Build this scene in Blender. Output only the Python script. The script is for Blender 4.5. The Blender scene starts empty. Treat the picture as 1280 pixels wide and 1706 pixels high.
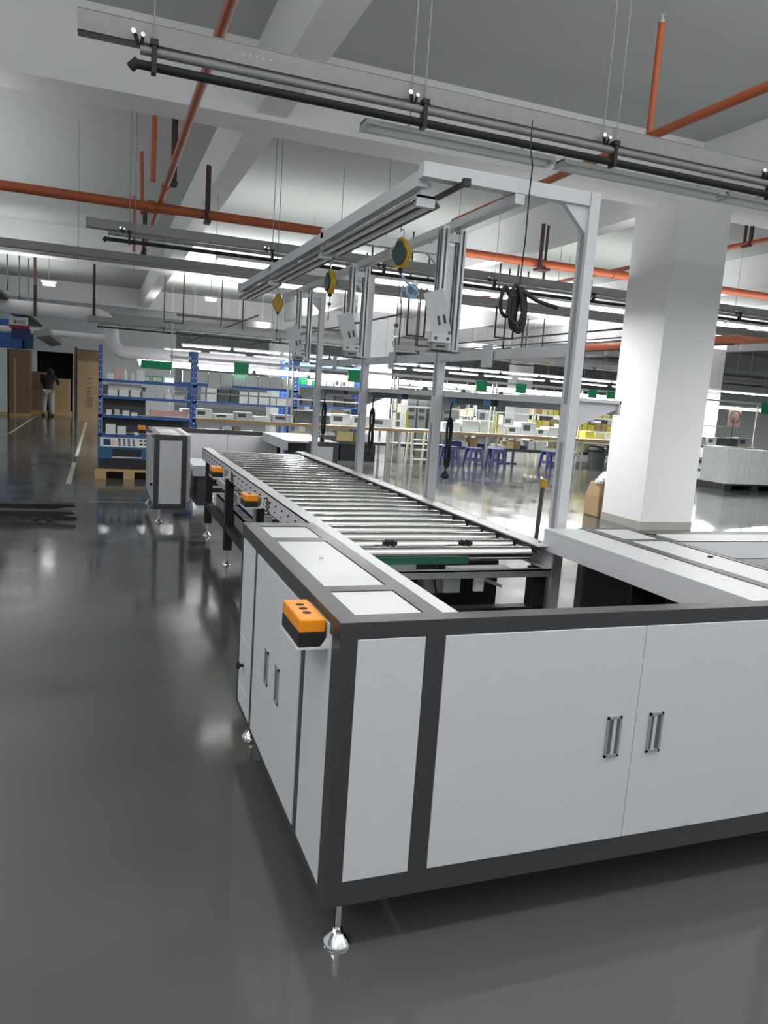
import bpy, math, random
from mathutils import Vector, Matrix
C = bpy.context.scene.collection
SC = bpy.context.scene
random.seed(7)

# ------------------------------------------------------------------ camera, world, big lights, exposure
cd = bpy.data.cameras.new('camera'); cam = bpy.data.objects.new('camera', cd); C.objects.link(cam)
cd.sensor_fit = 'VERTICAL'; cd.sensor_height = 36.0; cd.lens = 36.0 * 1273.87 / 1706.0
cd.clip_start = 0.05; cd.clip_end = 200
R0 = ((0.93644298, -0.34396931, 0.06899036), (-0.0117518, 0.16578779, 0.98609143), (0.35062294, 0.92422915, -0.15120856))
cam.matrix_world = Matrix(((R0[0][0], R0[1][0], -R0[2][0], 0), (R0[0][1], R0[1][1], -R0[2][1], 0), (R0[0][2], R0[1][2], -R0[2][2], 1.55), (0, 0, 0, 1)))
SC.camera = cam
w = bpy.data.worlds.new('hall_ambient'); SC.world = w; w.use_nodes = True
w.node_tree.nodes['Background'].inputs[0].default_value = (0.86, 0.93, 1.0, 1)
w.node_tree.nodes['Background'].inputs[1].default_value = 0.54
SC.view_settings.view_transform = 'Standard'; SC.view_settings.look = 'None'
SC.view_settings.gamma = 1; SC.view_settings.use_curve_mapping = False
SC.view_settings.exposure = 0.0
try:
    SC.cycles.max_bounces = 8; SC.cycles.sample_clamp_indirect = 6.0; SC.cycles.use_denoising = True
except Exception: pass
LAMP_E = 7.0
def area(x, y, z, sx, sy, power, rot=(0, 0, 0), col=(1, 1, 1)):
    l = bpy.data.lights.new('row_and_fill_light', 'AREA'); l.shape = 'RECTANGLE'; l.size = sx; l.size_y = sy
    l.energy = power; l.color = col
    o = bpy.data.objects.new('row_and_fill_light', l); C.objects.link(o); o.location = (x, y, z); o.rotation_euler = rot
    return o
# unseen fill lights added around the view, plus lights along the lit rows deeper in
UP = (math.pi, 0, 0)  # faces up: fill light added to brighten the ceiling, not a lamp
area(3.5, 1.2, 3.05, 12, 0.16, 72)  # added overhead fill, set to light the tops more than the fronts
area(-2.6, 4.4, 3.05, 2.6, 0.16, 55)
area(2.5, 1.2, 3.12, 14, 0.16, 560, UP)
area(3.5, -2.6, 3.05, 15, 0.16, 60)
area(2.5, -2.6, 3.12, 15, 0.16, 420, UP)
area(10.5, 4.4, 3.05, 6, 0.16, 400)  # added fill from off to the right
area(4.1, 9.47, 2.90, 3.4, 0.12, 200)
area(10.6, 9.47, 2.90, 4.4, 0.12, 200)
area(9.0, 9.5, 3.31, 10, 0.6, 40, UP)
area(8.0, 17.08, 1.99, 16, 0.1, 620)
area(12, 19.92, 2.32, 20, 0.12, 1000)
area(12, 26.9, 2.45, 22, 0.12, 800)
area(14, 36, 2.6, 26, 0.14, 1100)
area(-2.4, 24, 3.6, 2.5, 10, 150, UP)
area(-2.4, 12.5, 3.5, 2.5, 9, 90, UP)
for yy, pw_ in ((14.5, 200), (20, 620), (27, 800), (36, 900)):
    area(11.0, yy, 3.78, 18, 2.4, pw_, UP)

# ------------------------------------------------------------------ materials
def mat(name, col, rough=0.5, metal=0.0, noise=0.0, nscale=20.0, bump=0.0, rvar=0.0, emis=None, es=0.0, alpha=None, stretch=None, spec=None, trans=0.0):
    m = bpy.data.materials.new(name); m.use_nodes = True; nt = m.node_tree; b = nt.nodes['Principled BSDF']
    b.inputs['Base Color'].default_value = (*col, 1); b.inputs['Roughness'].default_value = rough; b.inputs['Metallic'].default_value = metal
    if spec is not None: b.inputs['Specular IOR Level'].default_value = spec
    if trans: b.inputs['Transmission Weight'].default_value = trans
    if emis: b.inputs['Emission Color'].default_value = (*emis, 1); b.inputs['Emission Strength'].default_value = es
    if alpha is not None: b.inputs['Alpha'].default_value = alpha
    if noise or bump or rvar:
        tc = nt.nodes.new('ShaderNodeTexCoord'); mp = nt.nodes.new('ShaderNodeMapping'); n = nt.nodes.new('ShaderNodeTexNoise')
        if stretch: mp.inputs['Scale'].default_value = stretch
        n.inputs['Scale'].default_value = nscale; n.inputs['Detail'].default_value = 3
        nt.links.new(tc.outputs['Object'], mp.inputs[0]); nt.links.new(mp.outputs[0], n.inputs['Vector'])
        if noise:
            mx = nt.nodes.new('ShaderNodeMix'); mx.data_type = 'RGBA'
            mx.inputs[6].default_value = (*[c * (1 - noise) for c in col], 1); mx.inputs[7].default_value = (*[min(1, c * (1 + noise)) for c in col], 1)
            nt.links.new(n.outputs['Fac'], mx.inputs[0]); nt.links.new(mx.outputs[2], b.inputs['Base Color'])
        if rvar:
            mr = nt.nodes.new('ShaderNodeMapRange'); mr.inputs[1].default_value = .3; mr.inputs[2].default_value = .7
            mr.inputs[3].default_value = max(0.01, rough - rvar); mr.inputs[4].default_value = rough + rvar
            nt.links.new(n.outputs['Fac'], mr.inputs[0]); nt.links.new(mr.outputs[0], b.inputs['Roughness'])
        if bump:
            bp = nt.nodes.new('ShaderNodeBump'); bp.inputs['Strength'].default_value = bump; bp.inputs['Distance'].default_value = 0.002
            nt.links.new(n.outputs['Fac'], bp.inputs['Height']); nt.links.new(bp.outputs[0], b.inputs['Normal'])
    return m
M = dict(
 white=mat('white_panel', (.66, .66, .68), .38, noise=.02, nscale=60, bump=.08),
 char=mat('charcoal_textured', (.034, .034, .038), .34, noise=.15, nscale=180, bump=.35, spec=.9),
 lgrey=mat('light_grey_powder', (.60, .61, .63), .42, noise=.03, nscale=40),
 grey=mat('mid_grey_paint', (.30, .31, .32), .5, noise=.05, nscale=30),
 black=mat('black_paint', (.012, .012, .014), .5, noise=.1, nscale=30),
 rubber=mat('black_rubber', (.012, .012, .014), .65),
 steel=mat('roller_steel', (.62, .62, .60), .2, 1, noise=.12, nscale=3, rvar=.08, stretch=(1.5, 20, 20)),
 chrome=mat('chrome', (.8, .8, .8), .08, 1),
 alu=mat('anodised_aluminium', (.62, .63, .64), .38, .85, noise=.04, nscale=10),
 alud=mat('profile_groove', (.08, .08, .085), .6),
 gal=mat('galvanised_steel', (.30, .30, .295), .5, .35, noise=.12, nscale=14),
 orange=mat('orange_plastic', (.95, .32, .008), .35),
 opipe=mat('orange_pipe_paint', (.42, .098, .032), .4, noise=.12, nscale=8),
 brown=mat('red_brown_primer', (.045, .020, .017), .6, noise=.15, nscale=8),
 ceil=mat('ceiling_paint', (.44, .46, .44), .9, noise=.03, nscale=2),
 beam=mat('beam_white_paint', (.78, .78, .79), .8, noise=.03, nscale=2),
 pill=mat('pillar_white_paint', (.76, .76, .77), .7, noise=.02, nscale=2),
 skirt=mat('grey_skirting', (.36, .35, .32), .6),
 wall=mat('wall_paint', (.62, .64, .66), .85, noise=.03, nscale=1),
 wood=mat('plywood_edge', (.42, .27, .13), .6, noise=.2, nscale=12, stretch=(1, 8, 8)),
 pale=mat('pale_worktop', (.62, .66, .62), .4, noise=.04, nscale=6),
 cream=mat('cream_frame', (.62, .60, .50), .5),
 card=mat('cardboard', (.36, .25, .13), .8, noise=.1, nscale=5),
 cardd=mat('dark_cardboard', (.20, .13, .08), .8, noise=.15, nscale=5),
 blue=mat('rack_blue', (.03, .10, .36), .45, noise=.1, nscale=6),
 dblue=mat('dark_blue', (.015, .03, .12), .5),
 mblue=mat('machine_blue', (.02, .09, .17), .5, noise=.1, nscale=6),
 green=mat('green_card', (.01, .30, .12), .6),
 yellow=mat('yellow_plastic', (.60, .50, .06), .5),
 ybin=mat('pale_yellow_bin', (.66, .55, .25), .5),
 violet=mat('violet_plastic', (.075, .08, .23), .4),
 wbin=mat('grey_white_bin', (.55, .56, .57), .45, noise=.05, nscale=30),
 clear=mat('white_plastic', (.78, .78, .76), .4),
 pink=mat('pink_paper', (.70, .45, .42), .7),
 hdark=mat('handle_channel', (.13, .13, .14), .5),
 dgrey=mat('dark_grey', (.06, .065, .07), .5, noise=.15, nscale=9),
 film=mat('stretch_film', (.52, .56, .54), .22, noise=.3, nscale=14, bump=.8, stretch=(6, 6, .6)),
 skin=mat('skin', (.45, .28, .2), .6), hair=mat('black_hair', (.01, .01, .01), .7),
 cloth=mat('dark_maroon_cloth', (.022, .010, .014), .9), trou=mat('pale_grey_cloth', (.40, .38, .37), .9),
 tube=mat('lit_tube', (.9, .9, .9), .5, emis=(1, 1, 1), es=LAMP_E),
 gtube=mat('lit_greenish_tube', (.9, .9, .9), .5, emis=(.88, 1, .92), es=4.5),
 offtube=mat('unlit_tube', (.88, .88, .88), .25),
 refl=mat('white_reflector', (.80, .81, .81), .3),
 duct=mat('white_pvc', (.74, .71, .72), .45),
 red=mat('dark_red', (.30, .02, .05), .6),
 yline=mat('floor_line_paint', (.42, .42, .36), .35, noise=.15, nscale=6),
 screen=mat('screen_glow', (.5, .7, .8), .4, emis=(.6, .85, 1), es=1.2),
 teal=mat('teal_socket', (.02, .16, .20), .4),
 cyan=mat('blue_socket', (.05, .22, .42), .4),
 btube=mat('blue_hose', (.30, .48, .66), .25),
 gbelt=mat('green_belt', (.02, .10, .06), .4),
 bglass=mat('dark_glass', (.02, .03, .04), .1),
 yglass=mat('balancer_yellow', (.50, .30, .02), .35),
 dgreen=mat('balancer_green', (.01, .05, .04), .3),
)
def floor_mat():
    m = bpy.data.materials.new('epoxy_floor'); m.use_nodes = True; nt = m.node_tree; b = nt.nodes['Principled BSDF']
    tc = nt.nodes.new('ShaderNodeTexCoord')
    n1 = nt.nodes.new('ShaderNodeTexNoise'); n1.inputs['Scale'].default_value = .35; n1.inputs['Detail'].default_value = 4
    n2 = nt.nodes.new('ShaderNodeTexNoise'); n2.inputs['Scale'].default_value = 2.2; n2.inputs['Detail'].default_value = 5
    nt.links.new(tc.outputs['Object'], n1.inputs['Vector']); nt.links.new(tc.outputs['Object'], n2.inputs['Vector'])
    mx = nt.nodes.new('ShaderNodeMix'); mx.data_type = 'RGBA'; mx.inputs[6].default_value = (.076, .080, .076, 1); mx.inputs[7].default_value = (.100, .104, .099, 1)
    nt.links.new(n1.outputs['Fac'], mx.inputs[0]); nt.links.new(mx.outputs[2], b.inputs['Base Color'])
    mr = nt.nodes.new('ShaderNodeMapRange'); mr.inputs[1].default_value = .3; mr.inputs[2].default_value = .7; mr.inputs[3].default_value = .06; mr.inputs[4].default_value = .17
    nt.links.new(n2.outputs['Fac'], mr.inputs[0]); nt.links.new(mr.outputs[0], b.inputs['Roughness'])
    b.inputs['Specular IOR Level'].default_value = .75
    bp = nt.nodes.new('ShaderNodeBump'); bp.inputs['Strength'].default_value = .12; bp.inputs['Distance'].default_value = .006
    nt.links.new(n2.outputs['Fac'], bp.inputs['Height']); nt.links.new(bp.outputs[0], b.inputs['Normal'])
    return m
M['floor'] = floor_mat()

# ------------------------------------------------------------------ mesh helpers
def wpos(o):
    v = Vector((0, 0, 0))
    while o is not None: v += Vector(o.location); o = o.parent
    return v
class MB:
    def __init__(s): s.v = []; s.f = []; s.m = []
    def add(s, vs, fs, m=0):
        n = len(s.v); s.v += [tuple(v) for v in vs]; s.f += [tuple(i + n for i in f) for f in fs]; s.m += [m] * len(fs); return s
    def box(s, x0, x1, y0, y1, z0, z1, m=0):
        return s.add([(x0, y0, z0), (x1, y0, z0), (x1, y1, z0), (x0, y1, z0), (x0, y0, z1), (x1, y0, z1), (x1, y1, z1), (x0, y1, z1)],
                     [(0, 3, 2, 1), (4, 5, 6, 7), (0, 1, 5, 4), (1, 2, 6, 5), (2, 3, 7, 6), (3, 0, 4, 7)], m)
    def fuse(s):
        """replace the axis aligned boxes collected so far by the outer skin of their union (no hidden or doubled faces)"""
        bs = []
        for k in range(len(s.v) // 8):
            q = s.v[8 * k:8 * k + 8]; bs.append((q[0][0], q[1][0], q[0][1], q[2][1], q[0][2], q[4][2]))
        def ax(i):
            vals = sorted(v for b_ in bs for v in (b_[i], b_[i + 1])); out = [vals[0]]
            for v in vals:
                if v - out[-1] > 2e-4: out.append(v)
            return out
        def near(arr, v): return min(range(len(arr)), key=lambda i: abs(arr[i] - v))
        X, Y, Z = ax(0), ax(2), ax(4); occ = set()
        for b_ in bs:
            for i in range(near(X, b_[0]), near(X, b_[1])):
                for j in range(near(Y, b_[2]), near(Y, b_[3])):
                    for k in range(near(Z, b_[4]), near(Z, b_[5])): occ.add((i, j, k))
        vi = {}; V = []; F = []
        def vid(*t):
            if t not in vi: vi[t] = len(V); V.append((X[t[0]], Y[t[1]], Z[t[2]]))
            return vi[t]
        for (i, j, k) in occ:
            for d, q in (((-1, 0, 0), ((0, 0, 0), (0, 0, 1), (0, 1, 1), (0, 1, 0))), ((1, 0, 0), ((1, 0, 0), (1, 1, 0), (1, 1, 1), (1, 0, 1))), ((0, -1, 0), ((0, 0, 0), (1, 0, 0), (1, 0, 1), (0, 0, 1))),
                         ((0, 1, 0), ((0, 1, 0), (0, 1, 1), (1, 1, 1), (1, 1, 0))), ((0, 0, -1), ((0, 0, 0), (0, 1, 0), (1, 1, 0), (1, 0, 0))), ((0, 0, 1), ((0, 0, 1), (1, 0, 1), (1, 1, 1), (0, 1, 1)))):
                if (i + d[0], j + d[1], k + d[2]) not in occ: F.append(tuple(vid(i + a_, j + b_, k + c_) for (a_, b_, c_) in q))
        s.v, s.f, s.m = V, F, [0] * len(F); return s
    def obox(s, c, ax, ay, az, m=0):
        c, ax, ay, az = map(Vector, (c, ax, ay, az)); vs = []
        for k in (-1, 1):
            for (i, j) in ((-1, -1), (1, -1), (1, 1), (-1, 1)): vs.append(c + ax * i + ay * j + az * k)
        return s.add(vs, [(0, 3, 2, 1), (4, 5, 6, 7), (0, 1, 5, 4), (1, 2, 6, 5), (2, 3, 7, 6), (3, 0, 4, 7)], m)
    def cyl(s, p0, p1, r0, r1=None, n=12, m=0):
        r1 = r0 if r1 is None else r1; p0 = Vector(p0); p1 = Vector(p1); d = (p1 - p0).normalized()
        a = d.orthogonal().normalized(); b = d.cross(a); vs = []
        for p, r in ((p0, r0), (p1, r1)):
            for i in range(n):
                t = 2 * math.pi * i / n; vs.append(p + (a * math.cos(t) + b * math.sin(t)) * r)
        fs = [(i, (i + 1) % n, n + (i + 1) % n, n + i) for i in range(n)] + [tuple(range(n))[::-1], tuple(range(n, 2 * n))]
        return s.add(vs, fs, m)
    def tube(s, path, r, n=8, m=0, closed=False):
        P = [Vector(p) for p in path]; vs = []; fs = []; N = len(P); a = None
        for i, p in enumerate(P):
            if closed: d = (P[(i + 1) % N] - P[i - 1])
            else: d = P[min(i + 1, N - 1)] - P[max(i - 1, 0)]
            d.normalize()
            if a is None: a = d.orthogonal().normalized()
            else:
                a = (a - d * a.dot(d))
                a = a.normalized() if a.length > 1e-6 else d.orthogonal().normalized()
            b = d.cross(a)
            for k in range(n):
                t = 2 * math.pi * k / n; vs.append(p + (a * math.cos(t) + b * math.sin(t)) * r)
        for i in range(N if closed else N - 1):
            j = (i + 1) % N
            for k in range(n): fs.append((i * n + k, i * n + (k + 1) % n, j * n + (k + 1) % n, j * n + k))
        if not closed: fs += [tuple(range(n))[::-1], tuple(range((N - 1) * n, N * n))]
        return s.add(vs, fs, m)
    def lathe(s, c, prof, n=20, m=0):
        vs = []; fs = []; k = len(prof)
        for (r, z) in prof:
            for i in range(n):
                t = 2 * math.pi * i / n; vs.append((c[0] + r * math.cos(t), c[1] + r * math.sin(t), c[2] + z))
        for j in range(k - 1):
            for i in range(n): fs.append((j * n + i, j * n + (i + 1) % n, (j + 1) * n + (i + 1) % n, (j + 1) * n + i))
        fs += [tuple(range(n))[::-1], tuple(range((k - 1) * n, k * n))]
        return s.add(vs, fs, m)
    def prism(s, poly, axis, a, b, m=0):
        n = len(poly); vs = []
        for t in (a, b):
            for (u, v) in poly:
                vs.append({'x': (t, u, v), 'y': (u, t, v), 'z': (u, v, t)}[axis])
        fs = [tuple(range(n))[::-1], tuple(range(n, 2 * n))] + [(i, (i + 1) % n, n + (i + 1) % n, n + i) for i in range(n)]
        return s.add(vs, fs, m)
    def build(s, name, mats, parent=None, bevel=0.0, smooth=False, base=None):
        if not isinstance(mats, (list, tuple)): mats = [mats]
        if parent is not None: off = wpos(parent)
        elif base is not None: off = Vector(base)
        else:
            xs = [v[0] for v in s.v]; ys = [v[1] for v in s.v]; zs = [v[2] for v in s.v]
            off = Vector(((min(xs) + max(xs)) / 2, (min(ys) + max(ys)) / 2, min(zs)))
        me = bpy.data.meshes.new(name); me.from_pydata([(v[0] - off.x, v[1] - off.y, v[2] - off.z) for v in s.v], [], s.f)
        for mm in mats: me.materials.append(M[mm])
        me.polygons.foreach_set('material_index', s.m)
        if smooth: me.polygons.foreach_set('use_smooth', [True] * len(s.f))
        import bmesh
        bm = bmesh.new(); bm.from_mesh(me); bmesh.ops.recalc_face_normals(bm, faces=bm.faces); bm.to_mesh(me); bm.free()
        o = bpy.data.objects.new(name, me); C.objects.link(o)
        if parent is not None: o.parent = parent
        else: o.location = off
        if bevel:
            bv = o.modifiers.new('edge', 'BEVEL'); bv.width = bevel; bv.segments = 2; bv.limit_method = 'ANGLE'
        if smooth:
            try: me.set_sharp_from_angle(angle=math.radians(40))
            except Exception: pass
        return o
def bx(*a): return MB().box(*a)
def tag(o, label, cat, group=None, kind=None):
    o['label'] = label; o['category'] = cat
    if group: o['group'] = group
    if kind: o['kind'] = kind
    return o
def struct(o, label=None, cat=None):
    o['kind'] = 'structure'
    if label: o['label'] = label
    if cat: o['category'] = cat
    return o
def empty(name, loc, label, cat, group=None):
    o = bpy.data.objects.new(name, None); C.objects.link(o); o.location = loc; o.empty_display_size = .1
    return tag(o, label, cat, group)
def kids(o): return [c for c in bpy.data.objects if c.parent == o]
def copy_tree(o, kidmap, parent=None, d=(0, 0, 0)):
    c = o.copy(); C.objects.link(c)
    if parent is not None: c.parent = parent
    else: c.location = Vector(o.location) + Vector(d)
    for ch in kidmap.get(o.name, []): copy_tree(ch, kidmap, c)
    return c
def kmap(o):
    r = {}; st = [o]
    while st:
        p = st.pop(); r[p.name] = kids(p); st += r[p.name]
    return r
ORD = ['leftmost', 'second from the left', 'third from the left', 'fourth from the left', 'fifth from the left', 'sixth from the left', 'seventh from the left', 'eighth from the left', 'ninth from the left', 'tenth from the left', 'eleventh from the left', 'twelfth from the left', 'thirteenth from the left', 'fourteenth from the left', 'fifteenth from the left', 'sixteenth from the left', 'seventeenth from the left', 'eighteenth from the left', 'nineteenth from the left', 'twentieth from the left']
DEP = ['nearest', 'second nearest', 'third nearest', 'farthest']

# ------------------------------------------------------------------ structure
struct(bx(-9, 34, -4.5, 50, -.1, 0).build('floor', 'floor', base=(0, 0, 0)), 'polished grey epoxy floor of the hall', 'floor')
struct(bx(-9, 34, -4.5, 50, 4.95, 5.1).build('ceiling', 'ceil', base=(0, 0, 4.95)), 'grey painted concrete ceiling slab', 'ceiling')
struct(bx(-9, 34, 49.8, 50, 0, 4.95).build('wall_back', 'wall'), 'pale wall at the far end of the hall', 'wall')
struct(bx(33.8, 34, -4.5, 49.8, 0, 4.95).build('wall_right', 'wall'), 'pale wall on the far right of the hall', 'wall')
pw = MB().box(-9, -2.35, 34, 34.2, 0, 4.9).box(-1.0, 3.0, 34, 34.2, 0, 4.9).box(-2.35, -1.0, 34, 34.2, 2.33, 4.9)
struct(pw.build('wall_partition', 'wall'), 'grey partition wall with a dark doorway behind the person', 'wall')
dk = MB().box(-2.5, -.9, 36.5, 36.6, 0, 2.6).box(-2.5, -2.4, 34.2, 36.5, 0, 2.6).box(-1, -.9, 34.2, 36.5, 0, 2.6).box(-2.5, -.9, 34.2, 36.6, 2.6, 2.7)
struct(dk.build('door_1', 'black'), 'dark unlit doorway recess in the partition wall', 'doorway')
for y0 in (8.25, 20.3, 32.3, 43.5):
    struct(bx(-9, 33.8, y0, y0 + .5, 4.22, 4.95).build('ceiling_beam', 'beam'), 'white concrete ceiling beam running across the hall', 'beam')
for x0 in (-4.2, 1.45, 7.08, 12.8, 18.5, 24.2):
    for (ya, yb) in ((-4.5, 8.25), (8.75, 20.3), (20.8, 32.3), (32.8, 43.5)):
        struct(bx(x0, x0 + .31, ya, yb, 4.27, 4.95).build('ceiling_beam', 'beam'), 'white concrete ceiling beam running along the hall', 'beam')
for (x0, y0, lb) in ((6.80, 8.25, 'big white square pillar standing behind the right end of the machine'), (6.80, 20.3, 'white square pillar behind the middle of the gantry and benches'), (18.5, 20.3, 'white square pillar partly hidden behind the big pillar'), (6.8, 32.3, 'far white pillar deep in the hall'), (18.5, 32.3, 'far white pillar deep in the hall on the right'), (30, 20.3, 'white pillar at the far right of the hall')):
    r = empty('pillar', (x0 + .425, y0 + .42, 0), lb, 'pillar'); r['kind'] = 'structure'
    bx(x0, x0 + .85, y0, y0 + .85, .0, 4.2195).build('shaft', 'pill', r)
    bx(x0 + .004, x0 + .846, y0 + .503, y0 + .846, 4.221, 4.95).build('shaft_top', 'pill', r)
    sk = MB().box(x0 - .008, x0 + .858, y0 - .008, y0 + .858, 0, .11); sk.build('skirting', 'skirt', r)
# floor lines
for i, (a, b) in enumerate((((-2.06, 20.5), (-2.0, 29)), ((-.42, 15.5), (-.36, 26.8)), ((-.1, 9.97), (.56, 10.02)), ((-.43, 11.6), (-.36, 14.4)))):
    struct(bx(a[0], b[0], a[1], b[1], .0002, .0022).build('floor_line', 'yline'), 'pale painted line on the floor', 'floor marking')

# ------------------------------------------------------------------ levelling foot
def foot(mb, x, y, top, r=.042):
    mb.lathe((x, y, 0), [(r, 0), (r, .006), (r * .93, .010), (.020, .030), (.016, .034)], 24)
    mb.cyl((x, y, .03), (x, y, .046), .014, n=6)
    mb.cyl((x, y, .03), (x, y, top), .0085, n=10)
def handle(mb, c, axis, h=.065, w_=.026, s=1):
    """recessed pull: rim and sunken channel; axis 'y' = on a face looking to -y, 'x' = on a face looking to -x"""
    x, y, z = c
    if axis == 'y':
        for (a, b, e, f) in ((-w_, w_, h - .008, h), (-w_, w_, -h, -h + .008), (-w_, -w_ + .007, -h, h), (w_ - .007, w_, -h, h)):
            mb.box(x + a, x + b, y - .005, y + .001, z + e, z + f)
        mb.box(x - w_ + .006, x + w_ - .006, y - .0012, y + .0005, z - h + .007, z + h - .007, 1)
        mb.box(x - .003 * s, x + .008 * s, y - .0035, y, z - h + .007, z + h - .007, 2)
    else:
        for (a, b, e, f) in ((-w_, w_, h - .008, h), (-w_, w_, -h, -h + .008), (-w_, -w_ + .007, -h, h), (w_ - .007, w_, -h, h)):
            mb.box(x - .005, x + .001, y + a, y + b, z + e, z + f)
        mb.box(x - .0012, x + .0005, y - w_ + .006, y + w_ - .006, z - h + .007, z + h - .007, 1)
HM = ['grey', 'hdark', 'lgrey']

# ------------------------------------------------------------------ foreground machine enclosure
X0, Y0, ZB, ZT = .59, 1.81, .15, .962
E1 = empty('machine_enclosure', (1.9, 2.5, 0), 'large white and charcoal machine enclosure filling the right foreground', 'machine enclosure')
fr = MB()
XR = 3.62
# left wing side ring (x = X0)
for (a, b) in ((1.81, 1.878), (2.137, 2.183), (2.905, 2.955), (3.215, 3.265)): fr.box(X0, X0 + .055, a, b, ZB, ZT)
fr.box(X0, X0 + .055, Y0, 3.265, ZB, .178); fr.box(X0, X0 + .055, Y0, 3.265, .905, ZT)
# front ring
for (a, b) in ((X0, .638), (.834, .891), (2.236, 2.296), (2.49, 2.56), (3.56, XR)): fr.box(a, b, Y0, Y0 + .06, ZB, ZT)
fr.box(X0, XR, Y0, Y0 + .06, ZB, .222); fr.box(X0, XR, Y0, Y0 + .06, .916, ZT)
# left wing top
fr.box(X0 + .055, .65, Y0 + .06, 3.265, .92, ZT); fr.box(.85, .905, Y0 + .06, 3.265, .92, ZT)
for (a, b) in ((1.87, 1.878), (2.118, 2.18), (2.868, 2.935), (3.175, 3.265)): fr.box(.65, .85, a, b, .92, ZT)
for y in (2.2, 3.2): fr.box(.86, .905, y, y + .05, ZB, .92)
fr.box(.86, .905, Y0 + .06, 3.265, ZB, .21); fr.box(X0 + .05, .9, 3.21, 3.265, ZB, .21)
# right wing
fr.box(2.25, 2.31, 1.87, 3.18, .92, ZT); fr.box(2.52, 2.56, 1.87, 3.0, .92, ZT)
for (a, b) in ((1.87, 2.02), (2.855, 2.90), (3.16, 3.18)): fr.box(2.31, 2.52, a, b, .92, ZT)
fr.box(2.52, 3.62, 3.03, 3.10, .92, ZT - .001)
for (x, y) in ((2.26, 3.12), (2.5, 3.12), (3.56, 3.04)): fr.box(x, x + .05, y, y + .05, ZB, .93)
fr.fuse().build('frame', 'char', E1, bevel=.002)
# fixed panels
def panel(name, *b, m='white', par=E1, bev=.0015): return bx(*b).build(name, m, par, bevel=bev)
panel('front_panel', .639, .833, Y0 - .001, Y0 + .02, .223, .915)
d1 = panel('door', .892, 1.5615, Y0 - .003, Y0 + .018, .224, .915)
d2 = panel('door', 1.5635, 2.235, Y0 - .003, Y0 + .018, .224, .915)
panel('front_panel', 2.297, 2.489, Y0 - .001, Y0 + .02, .223, .915)
panel('front_panel', 2.561, 3.559, Y0 - .001, Y0 + .02, .223, .915)
for d, x, s in ((d1, 1.482, 1), (d2, 1.639, -1)):
    h = MB(); handle(h, (x, Y0 - .003, .568), 'y', s=s); h.build('handle', HM, d)
s1 = MB().box(X0 - .001, X0 + .02, 2.957, 3.213, .179, .904)
s1.box(X0 - .003, X0 - .0005, 3.01, 3.19, .482, .486, 1); s1.box(X0 - .003, X0 - .0005, 3.01, 3.19, .262, .266, 1)
sp = s1.build('side_panel', ['white', 'lgrey'], E1)
MB().cyl((X0 - .022, 3.11, .372), (X0 - .002, 3.11, .372), .008).cyl((X0 - .03, 3.11, .372), (X0 - .018, 3.11, .372), .016, n=14).build('knob', 'rubber', sp)
d3 = panel('side_door', X0 - .003, X0 + .018, 2.185, 2.543, .179, .904)
d4 = panel('side_door', X0 - .003, X0 + .018, 2.5445, 2.903, .179, .904)
for d, y in ((d3, 2.47), (d4, 2.645)):
    h = MB(); handle(h, (X0 - .003, y, .535), 'x'); h.build('handle', HM, d)
panel('side_panel', X0 - .001, X0 + .02, 1.88, 2.135, .179, .904)
panel('top_panel', .652, .848, 1.88, 2.116, .94, .9595)
tp = panel('top_panel', .652, .848, 2.182, 2.866, .94, .9595)
MB().lathe((.745, 2.56, .9595), [(.009, 0), (.009, .004), (.006, .006)], 14).build('lock', 'chrome', tp)
panel('top_panel', .652, .848, 2.937, 3.173, .94, .9595)
panel('inner_cover', .907, .957, 1.872, 3.08, .21, .9605)
panel('rear_panel', .645, .905, 3.255, 3.262, .2, .93)
panel('shade_pan', .96, 3.55, 1.875, 3.0, .16, .2, m='black')  # unseen black pan added to keep the floor under the front dark
panel('base_plate', .645, .905, 1.86, 3.21, .16, .17, m='dgrey')
# right wing skins
ch = MB().box(2.045, 2.25, 1.872, 3.17, .944, .960).box(2.045, 2.052, 1.872, 3.17, .855, .944)
rc = ch.build('inner_cover', 'white', E1, bevel=.0015)
for y in (3.06, 2.80, 2.475, 2.155): MB().cyl((2.19, y, .960), (2.19, y, .964), .0075, n=10).build('screw', 'chrome', rc)
bx(2.2475, 2.252, 1.872, 3.18, .9605, .9622).build('seam', 'black', E1)
panel('top_panel', 2.315, 2.515, 2.905, 3.155, .94, .9605)
p = panel('top_panel', 2.315, 2.515, 2.02, 2.85, .94, .9605)
MB().lathe((2.455, 2.51, .9605), [(.012, 0), (.012, .005), (.008, .007)], 14).build('lock', 'black', p)
panel('top_panel', 2.60, 3.60, 2.845, 3.028, .94, .9605)
bx(2.556, 2.5605, 1.88, 3.1, .9605, .9622).build('seam', 'black', E1)
bx(2.561, 3.6, 2.838, 2.843, .9605, .9622).build('seam', 'black', E1)
rec = MB().box(2.565, 3.6, 2.825, 2.84, .88, .958).box(2.563, 2.575, 1.88, 2.83, .88, .958).box(2.575, 3.6, 1.88, 2.825, .868, .876, 1)
rec.build('recess_tray', ['white', 'grey'], E1)
MB().box(2.26, 2.265, 1.9, 3.1, .2, .93).box(2.3, 2.5, 3.12, 3.125, .2, .93).build('inner_curtain', 'black', E1)
bx(2.06, 2.24, 2.5, 2.508, .2, .93).build('partition_plate', 'black', E1)
for (x, y) in ((.655, 1.862), (.655, 3.2), (.87, 3.2), (2.62, 1.862), (2.3, 3.14), (3.56, 1.86)):
    f = MB(); foot(f, x, y, .155); f.build('levelling_foot', 'chrome', E1, smooth=True)

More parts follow.
